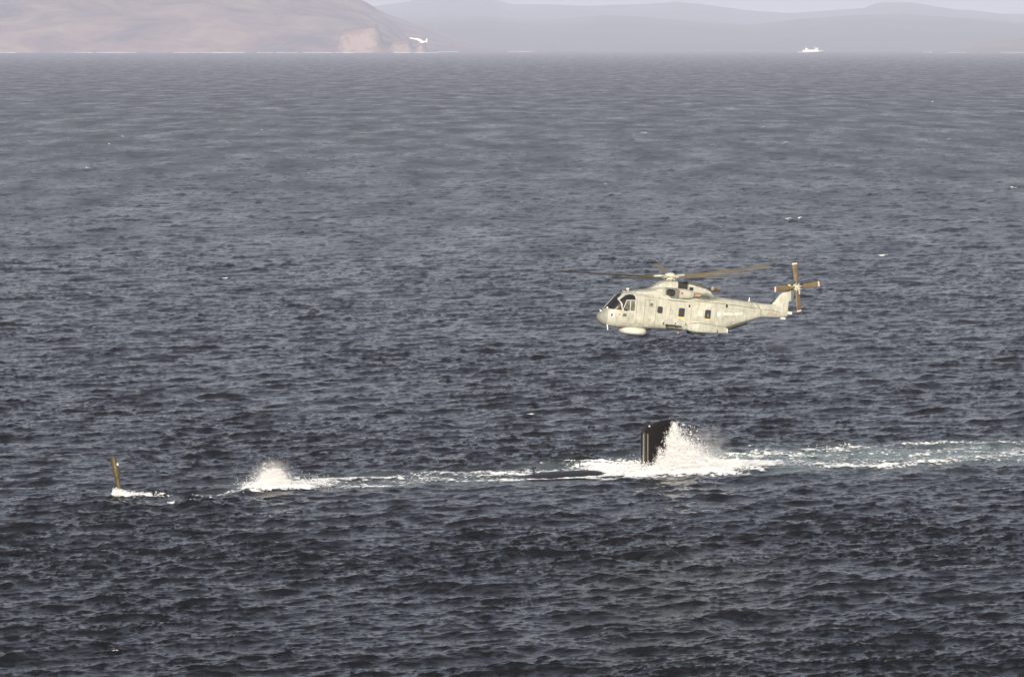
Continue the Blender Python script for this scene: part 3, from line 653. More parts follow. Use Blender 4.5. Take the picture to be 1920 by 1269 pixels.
xs_f = np.concatenate([np.linspace(5.62, 3.6, 26)[:-1], np.linspace(3.6, -4.6, 36)[:-1], np.linspace(-4.6, -11.25, 30)])
MB().rings([fus_ring(x, 72) for x in xs_f]).build('fuselage', GREY, heli, 40)
MB().rings([fus_ring(x, 72) for x in (6.30, 6.27, 6.22, 6.12, 6.02, 5.9, 5.78, 5.625)]).build('nose_cone', GREY_NOSE_SHADE, heli, 60)

def inside(poly, x, z):
    r = np.zeros(np.shape(x), bool); n = len(poly)
    for i in range(n):
        (x0, z0), (x1, z1) = poly[i], poly[(i + 1) % n]
        r ^= ((z0 > z) != (z1 > z)) & (x < (x1 - x0) * (z - z0) / (z1 - z0 + 1e-12) + x0)
    return r
def skin(name, mat, poly, off, x0, x1, side=1, parent=None, dx=.022, N=360, ymin=0.0, ymax=9):
    # faces of the fuselage skin whose side view lies in poly, lifted by off
    X = np.arange(x0, x1, dx); rings_ = np.array([fus_ring(x, N) for x in X])
    gx = np.gradient(rings_, axis=0); gt = np.roll(rings_, -1, 1) - np.roll(rings_, 1, 1); nn = np.cross(gt, gx); nn /= np.linalg.norm(nn, axis=2)[..., None] + 1e-9
    cen = rings_.copy(); cen[..., 0] = 0; cz = rings_[..., 2].mean(1)[:, None]
    outw = rings_[..., 1] * nn[..., 1] + (rings_[..., 2] - cz) * nn[..., 2]; nn *= np.sign(outw + 1e-9)[..., None]
    Pp = rings_ + nn * off
    m = inside(poly, rings_[..., 0], rings_[..., 2]) & (rings_[..., 1] * side >= ymin) & (rings_[..., 1] * side <= ymax)
    i = np.arange(m.size).reshape(m.shape); j = np.roll(i, -1, 1); mj = np.roll(m, -1, 1)
    keep = m[:-1] & m[1:] & mj[:-1] & mj[1:]
    F = np.stack([i[:-1], i[1:], j[1:], j[:-1]], -1)[keep]
    used = np.unique(F); rm = np.full(m.size, -1); rm[used] = np.arange(len(used))
    o = np_mesh(name, Pp.reshape(-1, 3)[used], rm[F], mat, True); o.parent = parent or heli; return o
def ribbon(mb, pts, wd, off=.012, side=1, thick=.03):
    # a narrow raised strip following the fuselage side through points (x, z)
    pts = np.array(pts, float); dens = []
    for a, b in zip(pts[:-1], pts[1:]):
        k = max(2, int(np.linalg.norm(b - a) / .12)); dens += [a + (b - a) * t for t in np.linspace(0, 1, k, endpoint=False)]
    dens.append(pts[-1]); d = np.array(dens); tg = np.gradient(d, axis=0); tg /= np.linalg.norm(tg, axis=1)[:, None]; nr_ = np.stack([-tg[:, 1], tg[:, 0]], 1)
    rs = []
    for p_, q_ in zip(d, nr_):
        a = p_ + q_ * wd / 2; b = p_ - q_ * wd / 2; ya, yb = side_y(*a) + off, side_y(*b) + off
        rs.append([(a[0], side * ya, a[1]), (b[0], side * yb, b[1]), (b[0], side * (yb - thick), b[1]), (a[0], side * (ya - thick), a[1])])
    return mb.rings(rs)
def rrect(cx, cz, w_, h_, r_, n=5):
    o = []
    for sx, sz, a0 in ((1, 1, 0), (-1, 1, 90), (-1, -1, 180), (1, -1, 270)):
        for k in range(n):
            a = math.radians(a0 + 90 * k / (n - 1)); o.append((cx + sx * (w_ / 2 - r_) + r_ * math.cos(a), cz + sz * (h_ / 2 - r_) + r_ * math.sin(a)))
    return o
def plate(name, mat, poly, off, thick=.03, side=1, parent=None):
    n = len(poly); c = np.mean(poly, 0); m = MB()
    top = [(x, side * (side_y(x, z) + off), z) for x, z in poly]; bot = [(x, side * (side_y(x, z) + off - thick), z) for x, z in poly]
    m.add(top + bot, [tuple(range(n))] + [(i, i + n, (i + 1) % n + n, (i + 1) % n) for i in range(n)])
    return m.build(name, mat, parent or heli, 30)
def ringplate(name, mat, outer, inner, off, thick, side=1, parent=None):
    n = len(outer); f = lambda P, o: [(x, side * (side_y(x, z) + o), z) for x, z in P]
    m = MB().add(f(outer, off) + f(inner, off) + f(inner, off - thick) + f(outer, off - thick), [(k * n + i, k * n + (i + 1) % n, (k + 1) % 4 * n + (i + 1) % n, (k + 1) % 4 * n + i) for k in range(4) for i in range(n)])
    return m.build(name, mat, parent or heli, 30)

# windscreen and side glazing
for sd in (1, -1):
    skin('windscreen', GLASS, [(5.76, -3.12), (5.70, -2.99), (4.92, -1.98), (4.56, -1.70), (4.40, -1.72), (4.90, -2.22), (4.66, -2.60), (4.55, -3.18), (5.2, -3.16)], .012, 4.35, 5.8, sd, ymin=.05)
    skin('side_window', GLASS, [(4.50, -3.20), (4.56, -2.64), (4.80, -2.30), (4.52, -2.05), (4.25, -1.86), (3.92, -1.76), (3.62, -1.76), (3.46, -1.86), (3.40, -2.18), (3.37, -3.20)], .012, 3.3, 4.9, sd)
    lw = skin('sliding_pane', PANE2, [(4.38, -3.16), (4.22, -2.30), (3.46, -2.24), (3.42, -3.16)], .020, 3.3, 4.6, sd)
    fr = MB()
    ribbon(fr, [(4.52, -3.20), (4.20, -2.27)], .045, .03, sd); ribbon(fr, [(4.20, -2.27), (3.44, -2.22)], .05, .03, sd)
    ribbon(fr, [(3.86, -2.30), (3.84, -3.18)], .055, .03, sd); ribbon(fr, [(3.45, -2.22), (3.40, -3.2)], .045, .03, sd)
    fr.build('window_frame', CREAM, lw)
    ap = MB(); ribbon(ap, [(4.93, -2.25), (4.62, -1.94), (4.30, -1.75)], .10, .035, sd); ap.build('windscreen_pillar', GREY, heli)
cpl = MB()
for x in np.linspace(5.72, 4.60, 9)[:-1]:
    x2 = x - 1.12 / 8; za, zb_ = stn(x)[1] + .03, stn(x2)[1] + .03
    cpl.add([(x, -.045, za), (x, .045, za), (x2, .045, zb_), (x2, -.045, zb_), (x, -.045, za - .08), (x, .045, za - .08), (x2, .045, zb_ - .08), (x2, -.045, zb_ - .08)], [(0, 1, 2, 3), (0, 4, 5, 1), (1, 5, 6, 2), (3, 2, 6, 7), (0, 3, 7, 4)])
cpl.build('centre_pillar', CREAM, heli)
wip = MB().tube((5.55, .38, stn(5.55)[1] - .05), (5.0, .50, stn(5.0)[1] - .10), .02, .02, 6); wip.build('wiper', GEAR, heli)

# cabin windows, door, panels, markings
for k, (cx_, cz_, w_, h_) in enumerate(((1.12, -2.84, .44, .54), (-.88, -2.90, .52, .72), (-3.31, -2.86, .50, .72))):
    for sd in (1, -1):
        pn = plate('cabin_window', PANE, rrect(cx_, cz_, w_ - .06, h_ - .06, .09), .012, .03, sd)
        ringplate('window_frame', RUBBER, rrect(cx_, cz_, w_ + .04, h_ + .04, .12), rrect(cx_, cz_, w_ - .10, h_ - .10, .08), .035, .05, sd, pn)
for sd in (1,):
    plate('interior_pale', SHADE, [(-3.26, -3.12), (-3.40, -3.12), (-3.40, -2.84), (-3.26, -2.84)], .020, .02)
    plate('yellow_step', YELLOW, [(-.65, -3.29), (-1.13, -3.29), (-1.13, -3.42), (-.65, -3.42)], .012, .02)
    plate('yellow_step', YELLOW, [(-3.10, -3.27), (-3.55, -3.27), (-3.55, -3.36), (-3.10, -3.36)], .012, .02)
    dr = plate('crew_door', GREY, rrect(2.00, -3.16, 1.02, 2.14, .10), .016, .03)
    sm = MB(); oo = rrect(2.00, -3.16, 1.05, 2.17, .11); ribbon(sm, oo + [oo[0]], .03, .014); ribbon(sm, [(2.5, -2.62), (1.5, -2.62)], .02, .022); sm.build('door_seam', SEAM, dr)
    kb = plate('code_panel', RUBBER, [(2.12, -2.34), (1.82, -2.34), (1.82, -2.56), (2.12, -2.56)], .022, .02, 1, dr)
    plate('code_panel_mark', CREAM, [(2.05, -2.40), (1.99, -2.40), (1.99, -2.50), (2.05, -2.50)], .027, .02, 1, dr)
    hd = MB(); ribbon(hd, rrect(2.0, -3.75, .2, .2, .08) + [rrect(2.0, -3.75, .2, .2, .08)[0]], .03, .03); hd.build('door_handle', SEAM, dr)
    cg = MB(); oo = rrect(-.80, -2.98, 1.95, 2.02, .12); ribbon(cg, oo + [oo[0]], .022, .010); cg.build('cargo_door_seam', SEAM, heli)
    fs = MB(); ribbon(fs, [(3.30, -1.80), (2.6, -1.78), (1.6, -1.86), (.5, -1.93)], .03, .014); ribbon(fs, [(-2.0, -1.83), (-5.0, -1.86), (-8.2, -2.02)], .06, .016); fs.build('roof_seam', SEAM, heli)
    fs = MB(); ribbon(fs, [(3.28, -1.85), (3.22, -4.3)], .02, .010); ribbon(fs, [(-2.45, -2.0), (-2.45, -3.7)], .02, .010); ribbon(fs, [(-4.0, -1.9), (-4.0, -4.2)], .018, .010); ribbon(fs, [(-8.05, -1.62), (-8.55, -2.2), (-8.62, -2.75)], .07, .016); ribbon(fs, [(-8.7, -2.06), (-9.6, -2.10), (-10.5, -2.22)], .05, .014); ribbon(fs, [(5.2, -4.25), (3.0, -4.15), (-1.3, -4.12)], .02, .010); ribbon(fs, [(-4.2, -2.2), (-8.2, -2.3)], .015, .008); fs.build('panel_seam', SEAM, heli)
    for xx, zz in ((.65, -3.99), (-.42, -3.95), (-1.4, -3.90)):
        plate('numeral_mark', RUBBER, [(xx + .05, zz + .12), (xx - .05, zz + .12), (xx - .05, zz - .10), (xx + .05, zz - .10)], .012, .02)
    plate('vent', GEAR, rrect(-1.55, -2.30, .16, .22, .06), .03, .05); plate('vent', GEAR, rrect(-5.05, -2.03, .20, .26, .06), .03, .05)
    for (cx_, cz_, w_, h_) in ((3.9, -3.95, .80, .50), (-2.3, -3.75, .5, .36), (-2.62, -2.85, .44, .44), (2.2, -4.25, .3, .2), (3.05, -3.72, .26, .16), (-6.75, -3.20, .28, .10), (-5.3, -3.3, .9, .9)):
        plate('access_panel', CREAM if w_ < .6 else GREY, rrect(cx_, cz_, w_, h_, .05), .014, .03)
    rg = MB(); oo = rrect(.05, -2.92, .26, .34, .12); ribbon(rg, oo + [oo[0]], .035, .014); rg.build('grab_ring', SEAM, heli)
    plate('sensor', ORANGE, rrect(4.74, -3.53, .24, .26, .11), .03, .05); ringplate('sensor_rim', CREAM, rrect(4.74, -3.53, .34, .36, .15), rrect(4.74, -3.53, .23, .25, .11), .035, .05)
    plate('chin_window', PANE2, [(4.40, -3.40), (4.14, -3.40), (4.10, -3.66), (4.46, -3.66)], .02, .04)
    plate('landing_light', GEAR, rrect(5.34, -3.62, .12, .24, .05), .03, .06); plate('landing_light_lens', WHITE, rrect(5.20, -3.64, .13, .26, .05), .03, .06)
    plate('roundel', WHITE, rrect(-4.34, -2.77, .26, .30, .12), .012, .02)
    plate('red_stripe', RED, [(-9.25, -2.30), (-10.15, -2.36), (-10.15, -2.39), (-9.25, -2.33)], .012, .02); plate('red_stripe', RED, [(-9.25, -2.40), (-10.15, -2.45), (-10.15, -2.475), (-9.25, -2.425)], .012, .02)
    plate('stencil_mark', SEAM, [(-5.55, -3.35), (-5.60, -3.35), (-5.60, -3.62), (-5.55, -3.62)], .012, .02); plate('stencil_mark', SEAM, [(-5.72, -3.33), (-5.86, -3.33), (-5.86, -3.60), (-5.72, -3.60)], .012, .02)
    rod = MB().tube((-2.52, 1.30, -2.05), (-2.58, 1.30, -2.55), .03, .03, 6); rod.build('grab_rail', CREAM, heli)

def lettering(txt, x_start, z_base, h, mat, name):
    cu = bpy.data.curves.new(name, 'FONT'); cu.body = txt; cu.size = h / .70; cu.extrude = 0
    to = bpy.data.objects.new(name, cu); COL.objects.link(to)
    bpy.context.view_layer.update()
    me = bpy.data.meshes.new_from_object(to.evaluated_get(bpy.context.evaluated_depsgraph_get()))
    bpy.data.objects.remove(to); bpy.data.curves.remove(cu)
    for v in me.vertices:
        x = x_start - v.co.x; z = z_base + v.co.y + (v.co.x) * .075
        v.co = (x, float(side_y(x, z)) + .014, z)
    b = bmesh.new(); b.from_mesh(me); bpy.data.meshes.remove(me); left = set(b.faces)      # one object for each letter
    while left:
        st = [left.pop()]; isl = list(st)
        while st:
            for e in st.pop().edges:
                for f in e.link_faces:
                    if f in left: left.remove(f); st.append(f); isl.append(f)
        ids = {}; fs = [[ids.setdefault(v.index, len(ids)) for v in f.verts] for f in isl]; co = {v.index: v.co[:] for f in isl for v in f.verts}
        m2 = bpy.data.meshes.new(name); m2.from_pydata([co[k] for k in ids], [], fs); m2.materials.append(mat)
        o = bpy.data.objects.new(name, m2); COL.objects.link(o); o.parent = heli
    b.free()
lettering('ROYAL NAVY', -4.78, -2.83, .22, WHITE, 'letter')

# upper works: deck fairing, gearbox housing, third engine intake and rear fairing
def loft(stations, n=40):                      # x, zb, zt, half width, exponent
    rs = []
    for x, zb, zt, hw, e in stations:
        zc, hh = (zb + zt) / 2, (zt - zb) / 2; r = []
        for t in np.linspace(0, 2 * math.pi, n, endpoint=False):
            c, s = math.cos(t), math.sin(t); r.append((x, hw * math.copysign(abs(c) ** (2 / e), c), zc + hh * math.copysign(abs(s) ** (2 / e), s)))
        rs.append(r)
    return MB().rings(rs)
def dense(st, k=4):
    st = np.array(st, float); o = []
    for i in range(len(st) - 1):
        p0, p1, p2, p3 = st[max(i - 1, 0)], st[i], st[i + 1], st[min(i + 2, len(st) - 1)]
        for t in np.linspace(0, 1, k, endpoint=False): o.append(.5 * (2 * p1 + (p2 - p0) * t + (2 * p0 - 5 * p1 + 4 * p2 - p3) * t * t + (3 * p1 - p0 - 3 * p2 + p3) * t ** 3))
    return [tuple(q) for q in o] + [tuple(st[-1])]
loft(dense([(4.1, -1.9, -1.60, .30, 2.5), (3.2, -1.95, -1.44, .72, 3), (2.0, -1.98, -1.22, .98, 3.5), (1.3, -2.0, -.98, 1.06, 4), (.75, -2.0, -.90, 1.04, 4.5), (.45, -2.0, -.88, .80, 4), (-.4, -2.0, -.88, .78, 4), (-2.0, -2.0, -.95, .78, 3.5), (-3.2, -2.0, -1.25, .80, 3), (-4.3, -2.0, -1.50, .70, 3)])).build('engine_deck', GREY, heli, 40)
loft(dense([(1.75, -1.4, -1.08, .45, 2.6), (1.15, -1.4, -.70, .56, 3), (.90, -1.4, -.49, .60, 3.5), (.40, -1.4, -.37, .62, 4), (-.57, -1.4, -.30, .64, 4)])).build('gearbox_housing', GREY, heli, 40)
loft([(-.56, -1.4, -.36, .42, 5), (-1.56, -1.4, -.32, .42, 5)]).build('third_engine_intake', DARK, heli, 40)
loft(dense([(-1.55, -1.5, -.24, .66, 4), (-2.2, -1.5, -.27, .68, 3.5), (-2.9, -1.5, -.44, .66, 3.2), (-3.5, -1.6, -.72, .60, 3), (-3.95, -1.6, -1.12, .52, 3), (-4.15, -1.7, -1.40, .48, 3)])).build('rear_fairing', GREY, heli, 40)
MB().box(-1.62, -1.95, .55, .80, -.95, -.70).build('fairing_gap', DARK, heli)
# engines: swept intake face ahead of a rounded cowl, copper exhaust behind
for sd in (1, -1):
    def eng_ring(x, yc, zc, wy, hz, e, slant, n=32):
        r = []
        for t in np.linspace(0, 2 * math.pi, n, endpoint=False):
            c, s = math.cos(t), math.sin(t); y = yc + wy * math.copysign(abs(c) ** (2 / e), c); r.append((x - slant * (y - 1.0), sd * y, zc + hz * math.copysign(abs(s) ** (2 / e), s)))
        return r
    cowl = MB().rings([eng_ring(.36, 1.05, -1.36, .55, .45, 4.5, 1.25), eng_ring(.20, 1.05, -1.36, .56, .46, 4.5, 1.1), eng_ring(-.45, 1.05, -1.34, .55, .46, 4, .4), eng_ring(-1.0, 1.05, -1.33, .54, .45, 3.2, 0), eng_ring(-1.45, 1.05, -1.33, .48, .40, 2.8, 0), eng_ring(-1.75, 1.05, -1.33, .38, .32, 2.5, 0), eng_ring(-1.86, 1.05, -1.33, .27, .25, 2.3, 0)], False, True).build('engine_cowl', GREY, heli, 40)
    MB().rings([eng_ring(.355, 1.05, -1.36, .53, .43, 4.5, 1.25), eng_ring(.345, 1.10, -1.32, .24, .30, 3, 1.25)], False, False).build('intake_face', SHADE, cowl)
    MB().rings([eng_ring(.35, 1.10, -1.32, .24, .30, 3, 1.25), eng_ring(-.1, 1.10, -1.32, .20, .26, 3, 1.0)], False, True).build('intake_duct', DARK, cowl)
    ex = MB().tube((-1.75, sd * 1.13, -1.36), (-2.42, sd * 1.24, -1.34), .19, .20, 18, False); ex.tube((-1.8, sd * 1.14, -1.36), (-2.42, sd * 1.24, -1.34), .16, .17, 18, False); ex.build('exhaust_pipe', copper, cowl)
    MB().tube((-1.84, sd * 1.14, -1.36), (-1.90, sd * 1.15, -1.36), .23, .23, 18).build('exhaust_collar', DARK, cowl)
    if sd > 0:
        MB().box(-.52, -.70, 1.52, 1.606, -1.36, -1.18).build('warning_mark', RED, cowl)
        MB().box(.45, -1.2, .9, 1.45, -1.90, -1.80).build('engine_tray', CREAM, cowl)
rex = MB().tube((-3.7, .28, -.86), (-4.58, .30, -.74), .17, .16, 16, False); rex.tube((-3.8, .28, -.85), (-4.58, .30, -.74), .13, .13, 16, False); rex.build('exhaust_pipe', copper, heli)
MB().lathe((-3.86, .42, -.68), [(.02, .17), (.12, .12), (.17, 0), (.12, -.12), (.02, -.17)], 16).build('beacon', WHITE, heli)
MB().box(3.85, 3.65, -.09, .09, -1.66, -1.28).build('roof_antenna', WHITE, heli)
MB().box(4.25, 3.98, .05, .2, -1.70, -1.50).build('roof_fitting', WHITE, heli)
MB().tube((5.52, .55, -4.50), (5.42, .55, -4.92), .045, .04, 8).build('nose_probe', WHITE, heli)
MB().tube((6.05, .22, -3.44), (6.18, .22, -3.30), .05, .05, 8).build('pitot_tube', WHITE, heli)
MB().lathe((5.62, .48, -3.06), [(.02, .08), (.07, .05), (.08, -.05)], 10).build('nose_light', WHITE, heli)
MB().tube((-7.55, 0, -1.55), (-7.58, 0, -1.15), .035, .025, 8).build('boom_antenna', WHITE, heli)
# radar under the nose
MB().lathe((2.95, 0, -4.86), [(.30, .34), (1.04, .32), (1.14, .22), (1.20, .08), (1.20, -.06), (1.12, -.20), (.95, -.27), (.5, -.31), (.05, -.32)], 56).build('belly_radome', CREAM, heli, 50)
# sponsons
for sd in (1, -1):
    rs = []
    for x, wy, h_, zc, e in ((-1.52, .22, .22, -4.10, 3), (-1.75, .45, .36, -4.08, 3.6), (-2.20, .86, .42, -4.06, 4.5), (-2.26, .90, .42, -4.06, 5), (-3.0, .92, .43, -4.06, 4.5), (-3.9, .84, .40, -4.08, 4), (-4.6, .68, .34, -4.10, 3.6), (-5.05, .55, .28, -4.12, 3.2)):
        r = []
        for t in np.linspace(0, 2 * math.pi, 36, endpoint=False):
            c, s = math.cos(t), math.sin(t); r.append((x, sd * (1.15 + wy * math.copysign(abs(c) ** (2 / e), c)), zc + h_ * math.copysign(abs(s) ** (2 / e), s)))
        rs.append(r)
    spn = MB().rings(rs).build('sponson', GREY, heli, 30)
    MB().tube((-4.95, sd * 1.45, -4.14), (-5.16, sd * 1.47, -4.14), .24, .24, 18, False).build('tail_pipe', CREAM, spn)
    MB().tube((-5.02, sd * 1.45, -4.14), (-5.08, sd * 1.46, -4.14), .21, .21, 18).build('tail_pipe_opening', DARK, spn)
    MB().box(-4.02, -4.07, sd * 1.97, sd * 2.02, -4.42, -4.10).build('sponson_fin', GEAR, spn)
    whl = MB().tube((-2.92, sd * 1.42, -4.56), (-2.92, sd * 1.66, -4.56), .20, .20, 16); whl.build('wheel', GEAR, spn)
for xx, yy in ((-1.95, .8), (-4.45, 1.5), (1.55, .3), (2.0, .5)):
    MB().box(xx, xx - .16, yy, yy + .14, -4.72, -4.35).build('belly_fitting', GEAR, heli)
MB().tube((-1.0, .6, -4.45), (-1.02, .6, -4.78), .06, .04, 8).build('belly_aerial', ORANGE, heli)
# weapon carrier on the cabin side
cr = MB(); cr.box(.50, -.95, 1.20, 1.42, -4.10, -4.02); cr.box(.42, .22, 1.20, 1.46, -4.26, -4.0); cr.box(-.42, -.62, 1.20, 1.46, -4.36, -4.02)
cr.build('weapon_carrier', GEAR, heli)
MB().tube((.38, 1.40, -4.24), (-.98, 1.40, -4.30), .085, .075, 10).build('carrier_tube', SHADE, heli)
MB().box(-.30, -1.05, 1.22, 1.40, -4.10, -4.0).build('carrier_fairing', CREAM, heli)
# ramp underside
rmp = MB()
for k in range(6):
    xa = -4.9 - k * .56; xb = xa - .52; za = np.interp(xa, _x, ST[::-1, 1]) - .012; zb_ = np.interp(xb, _x, ST[::-1, 1]) - .012; wa = float(stn(xa)[2]) * .80; wb = float(stn(xb)[2]) * .80
    rmp.add([(xa, -wa, za), (xa, wa, za), (xb, wb, zb_), (xb, -wb, zb_), (xa, -wa, za + .06), (xa, wa, za + .06), (xb, wb, zb_ + .06), (xb, -wb, zb_ + .06)], [(0, 1, 2, 3), (0, 4, 5, 1), (1, 5, 6, 2), (2, 6, 7, 3), (3, 7, 4, 0)])
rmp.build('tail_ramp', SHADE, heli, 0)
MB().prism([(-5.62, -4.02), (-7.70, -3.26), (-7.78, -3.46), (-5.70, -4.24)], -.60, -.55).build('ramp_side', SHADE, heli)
rr_ = MB().tube((-5.66, -.57, -4.25), (-7.82, -.57, -3.46), .045, .045, 8); rr_.tube((-7.72, -.57, -3.2), (-7.82, -.57, -3.46), .04, .04, 8); rr_.tube((-6.62, -.57, -3.6), (-6.72, -.57, -3.86), .035, .035, 8); rr_.build('ramp_rail', GEAR, heli)

# fin and tail rotor
rs = []
for z, le, te, th in ((-2.3, -9.5, -11.30, .15), (-1.5, -9.78, -11.32, .15), (-1.24, -9.98, -11.30, .15), (-1.10, -10.08, -11.56, .145), (-.72, -10.34, -11.62, .14), (-.36, -10.72, -11.60, .13), (-.08, -11.08, -11.58, .13), (.14, -11.25, -11.54, .11)):
    r = []
    for t in np.linspace(0, 2 * math.pi, 24, endpoint=False):
        u_ = .5 - .5 * math.cos(t); r.append((le + (te - le) * u_, th * (math.sin(t)) * (1.15 - .55 * u_), z))
    rs.append(r)
fin = MB().rings(rs).build('tail_fin', GREY, heli, 40)
MB().box(-11.22, -11.68, -.09, .09, -2.30, -2.06).build('tail_block', CREAM, heli); MB().box(-10.65, -11.1, -.10, .10, -2.78, -2.60).build('tail_skid', CREAM, heli)
stab = MB().prism([(-9.9, -1.9), (-10.9, -1.95), (-10.9, -2.02), (-9.9, -1.98)], -2.2, -.1); stab.build('tailplane', GREY, heli)
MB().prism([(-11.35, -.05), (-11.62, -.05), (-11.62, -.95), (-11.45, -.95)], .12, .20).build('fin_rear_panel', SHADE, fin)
TRC = (-11.66, .62, .10)
trh = MB().tube((TRC[0] + .02, .05, TRC[2]), (TRC[0], .50, TRC[2]), .14, .12, 14); trh.tube((TRC[0], .44, TRC[2]), (TRC[0], .66, TRC[2]), .34, .28, 16); trh.tube((TRC[0], .66, TRC[2]), (TRC[0], .84, TRC[2]), .14, .08, 12)
for k in range(8):
    a = k * math.pi / 4 + .3; trh.tube((TRC[0] + .2 * math.cos(a), .60, TRC[2] + .2 * math.sin(a)), (TRC[0] + .36 * math.cos(a), .78, TRC[2] + .36 * math.sin(a)), .045, .04, 6)
trh = trh.build('tail_rotor', HUBM, heli)
MB().lathe((TRC[0] + .62, .35, TRC[2] + .06), [(.02, .13), (.11, .08), (.13, 0), (.11, -.08), (.02, -.13)], 12).build('tail_gearbox_light', YELLOW, heli)
MB().box(TRC[0] - .10, TRC[0] - .42, .30, .40, -.48, -.15).build('pitch_fairing', CREAM, trh)
for deg in (77, -10, 258, 167):
    a = math.radians(deg); e1 = np.array([math.cos(a), 0, math.sin(a)]); e2 = np.array([-math.sin(a), 0, math.cos(a)]); e3 = np.array([0, 1.0, 0])
    pit = math.radians(7); c2 = e2 * math.cos(pit) + e3 * math.sin(pit); c3 = -e2 * math.sin(pit) + e3 * math.cos(pit)
    def sect(r, ch, th, sh=0):
        return [np.array(TRC) + e1 * r + c2 * (ch / 2 * math.cos(t) + sh) + c3 * th * math.sin(t) for t in np.linspace(0, 2 * math.pi, 14, endpoint=False)]
    bl = MB().rings([sect(.2, .20, .06), sect(.55, .22, .06), sect(.72, .42, .035), sect(2.00, .45, .022)]).build('tail_rotor_blade', BLADE2, trh, 50)
    MB().rings([sect(2.00, .454, .024), sect(2.09, .45, .022), sect(2.12, .39, .015)]).build('blade_tip', TIP, bl, 50)

# main rotor: disc held level, blades coned up
rot = empty('main_rotor'); rot.parent = heli
rot.matrix_local = Matrix(heli.matrix_world).inverted() @ Matrix.Translation(tuple(HP)) @ Matrix.Rotation(math.radians(-1.1), 4, 'Y')
hb = MB().tube((0, 0, -.60), (0, 0, -.10), .20, .17, 16); hb.lathe((0, 0, -.12), [(.30, .12), (.46, .06), (.46, -.08), (.30, -.14)], 20)
for k in range(10):
    a = math.radians(61 + k * 36); hb.tube((.30 * math.cos(a), .30 * math.sin(a), -.24), (.62 * math.cos(a), .62 * math.sin(a), .02), .05, .05, 6)
    hb.tube((.52 * math.cos(a), .52 * math.sin(a), -.28), (.52 * math.cos(a), .52 * math.sin(a), .08), .06, .06, 6)
hb.build('rotor_head', HUBM, rot)
MB().lathe((0, 0, .12), [(.46, -.03), (.47, .02), (.42, .12), (.28, .20), (.10, .24), (.01, .245)], 28).build('hub_cap', CREAM, rot, 60)
hub2 = MB().tube((0, 0, -.02), (0, 0, .12), .22, .30, 12); hub2.build('hub_spacer', DARK, rot)
for k in range(5):
    az = math.radians(23 + 72 * k); e1 = np.array([math.cos(az), math.sin(az), 0]); lead = np.array([-math.sin(az), math.cos(az), 0]); up = np.array([0, 0, 1.0])
    cone = math.radians(3.3)
    def sect(r, le, te, th, pitch, n=14):
        c = e1 * r * math.cos(cone) + up * (r * math.sin(cone) * (0.75 + .25 * r / 9.6)); p_ = math.radians(pitch)
        d = lead * math.cos(p_) + up * math.sin(p_); q_ = -lead * math.sin(p_) + up * math.cos(p_); mid, hc = (le - te) / 2, (le + te) / 2
        return [c + d * (mid + hc * math.cos(t)) + q_ * th * math.sin(t) for t in np.linspace(0, 2 * math.pi, n, endpoint=False)]
    cuff = MB().rings([sect(.35, .14, .14, .13, 14), sect(.9, .17, .17, .14, 14), sect(1.35, .14, .14, .10, 14)]).build('blade_cuff', HUBM, rot, 50)
    MB().rings([sect(1.2, .12, .12, .07, 15), sect(1.7, .20, .40, .05, 15), sect(3, .20, .46, .045, 14), sect(5.5, .20, .46, .04, 12), sect(7.7, .20, .46, .035, 10.5), sect(8.0, .26, .48, .033, 10), sect(8.25, .38, .52, .032, 9.5), sect(8.9, .36, .58, .028, 9), sect(9.3, .20, .60, .022, 9), sect(9.52, -.05, .56, .016, 9), sect(9.62, -.28, .48, .008, 9)]).build('rotor_blade', BLADE, rot, 40)

# ------------------------------------------------------------------ exhaust smoke drifting aft
def smoke():
    m = bpy.data.materials.new('exhaust_smoke'); m.use_nodes = True; t = m.node_tree; t.nodes.clear(); N = t.nodes.new; L = t.links.new
    o_ = N('ShaderNodeOutputMaterial'); v = N('ShaderNodeVolumePrincipled'); v.inputs['Color'].default_value = (.30, .33, .41, 1)
    at_ = N('ShaderNodeTexCoord'); ln = N('ShaderNodeVectorMath'); ln.operation = 'LENGTH'; L(at_.outputs['Object'], ln.inputs[0])
    mr = N('ShaderNodeMapRange'); mr.inputs[1].default_value = 1.0; mr.inputs[2].default_value = .2; mr.inputs[3].default_value = 0; mr.inputs[4].default_value = 1; L(ln.outputs['Value'], mr.inputs[0])
    g = N('ShaderNodeNewGeometry'); n = N('ShaderNodeTexNoise'); n.inputs['Scale'].default_value = .6; n.inputs['Detail'].default_value = 3; L(g.outputs['Position'], n.inputs['Vector'])
    m2 = N('ShaderNodeMapRange'); m2.inputs[1].default_value = .38; m2.inputs[2].default_value = .68; L(n.outputs['Fac'], m2.inputs[0])
    mu = N('ShaderNodeMath'); mu.operation = 'MULTIPLY'; L(mr.outputs[0], mu.inputs[0]); L(m2.outputs[0], mu.inputs[1])
    m3 = N('ShaderNodeMath'); m3.operation = 'MULTIPLY'; m3.inputs[1].default_value = .26; L(mu.outputs[0], m3.inputs[0]); L(m3.outputs[0], v.inputs['Density']); L(v.outputs[0], o_.inputs['Volume'])
    return m
SM = smoke()
def puff(px, py, D, r3, rz):
    ms = MB(); rs = []
    for th in np.linspace(.05, math.pi - .05, 14): rs.append([(math.sin(th) * math.cos(p), math.sin(th) * math.sin(p), math.cos(th)) for p in np.linspace(0, 2 * math.pi, 24, endpoint=False)])
    o = ms.rings(rs).build('exhaust_smoke', SM); o.location = tuple(at(px, py, D)); o.scale = r3; o.rotation_euler = (0, math.radians(rz), math.radians(20)); return o
tag(puff(1392, 552, 325, (3.4, 2.2, 1.5), 6), 'dark exhaust haze behind the helicopter above its tail boom', kind='stuff')
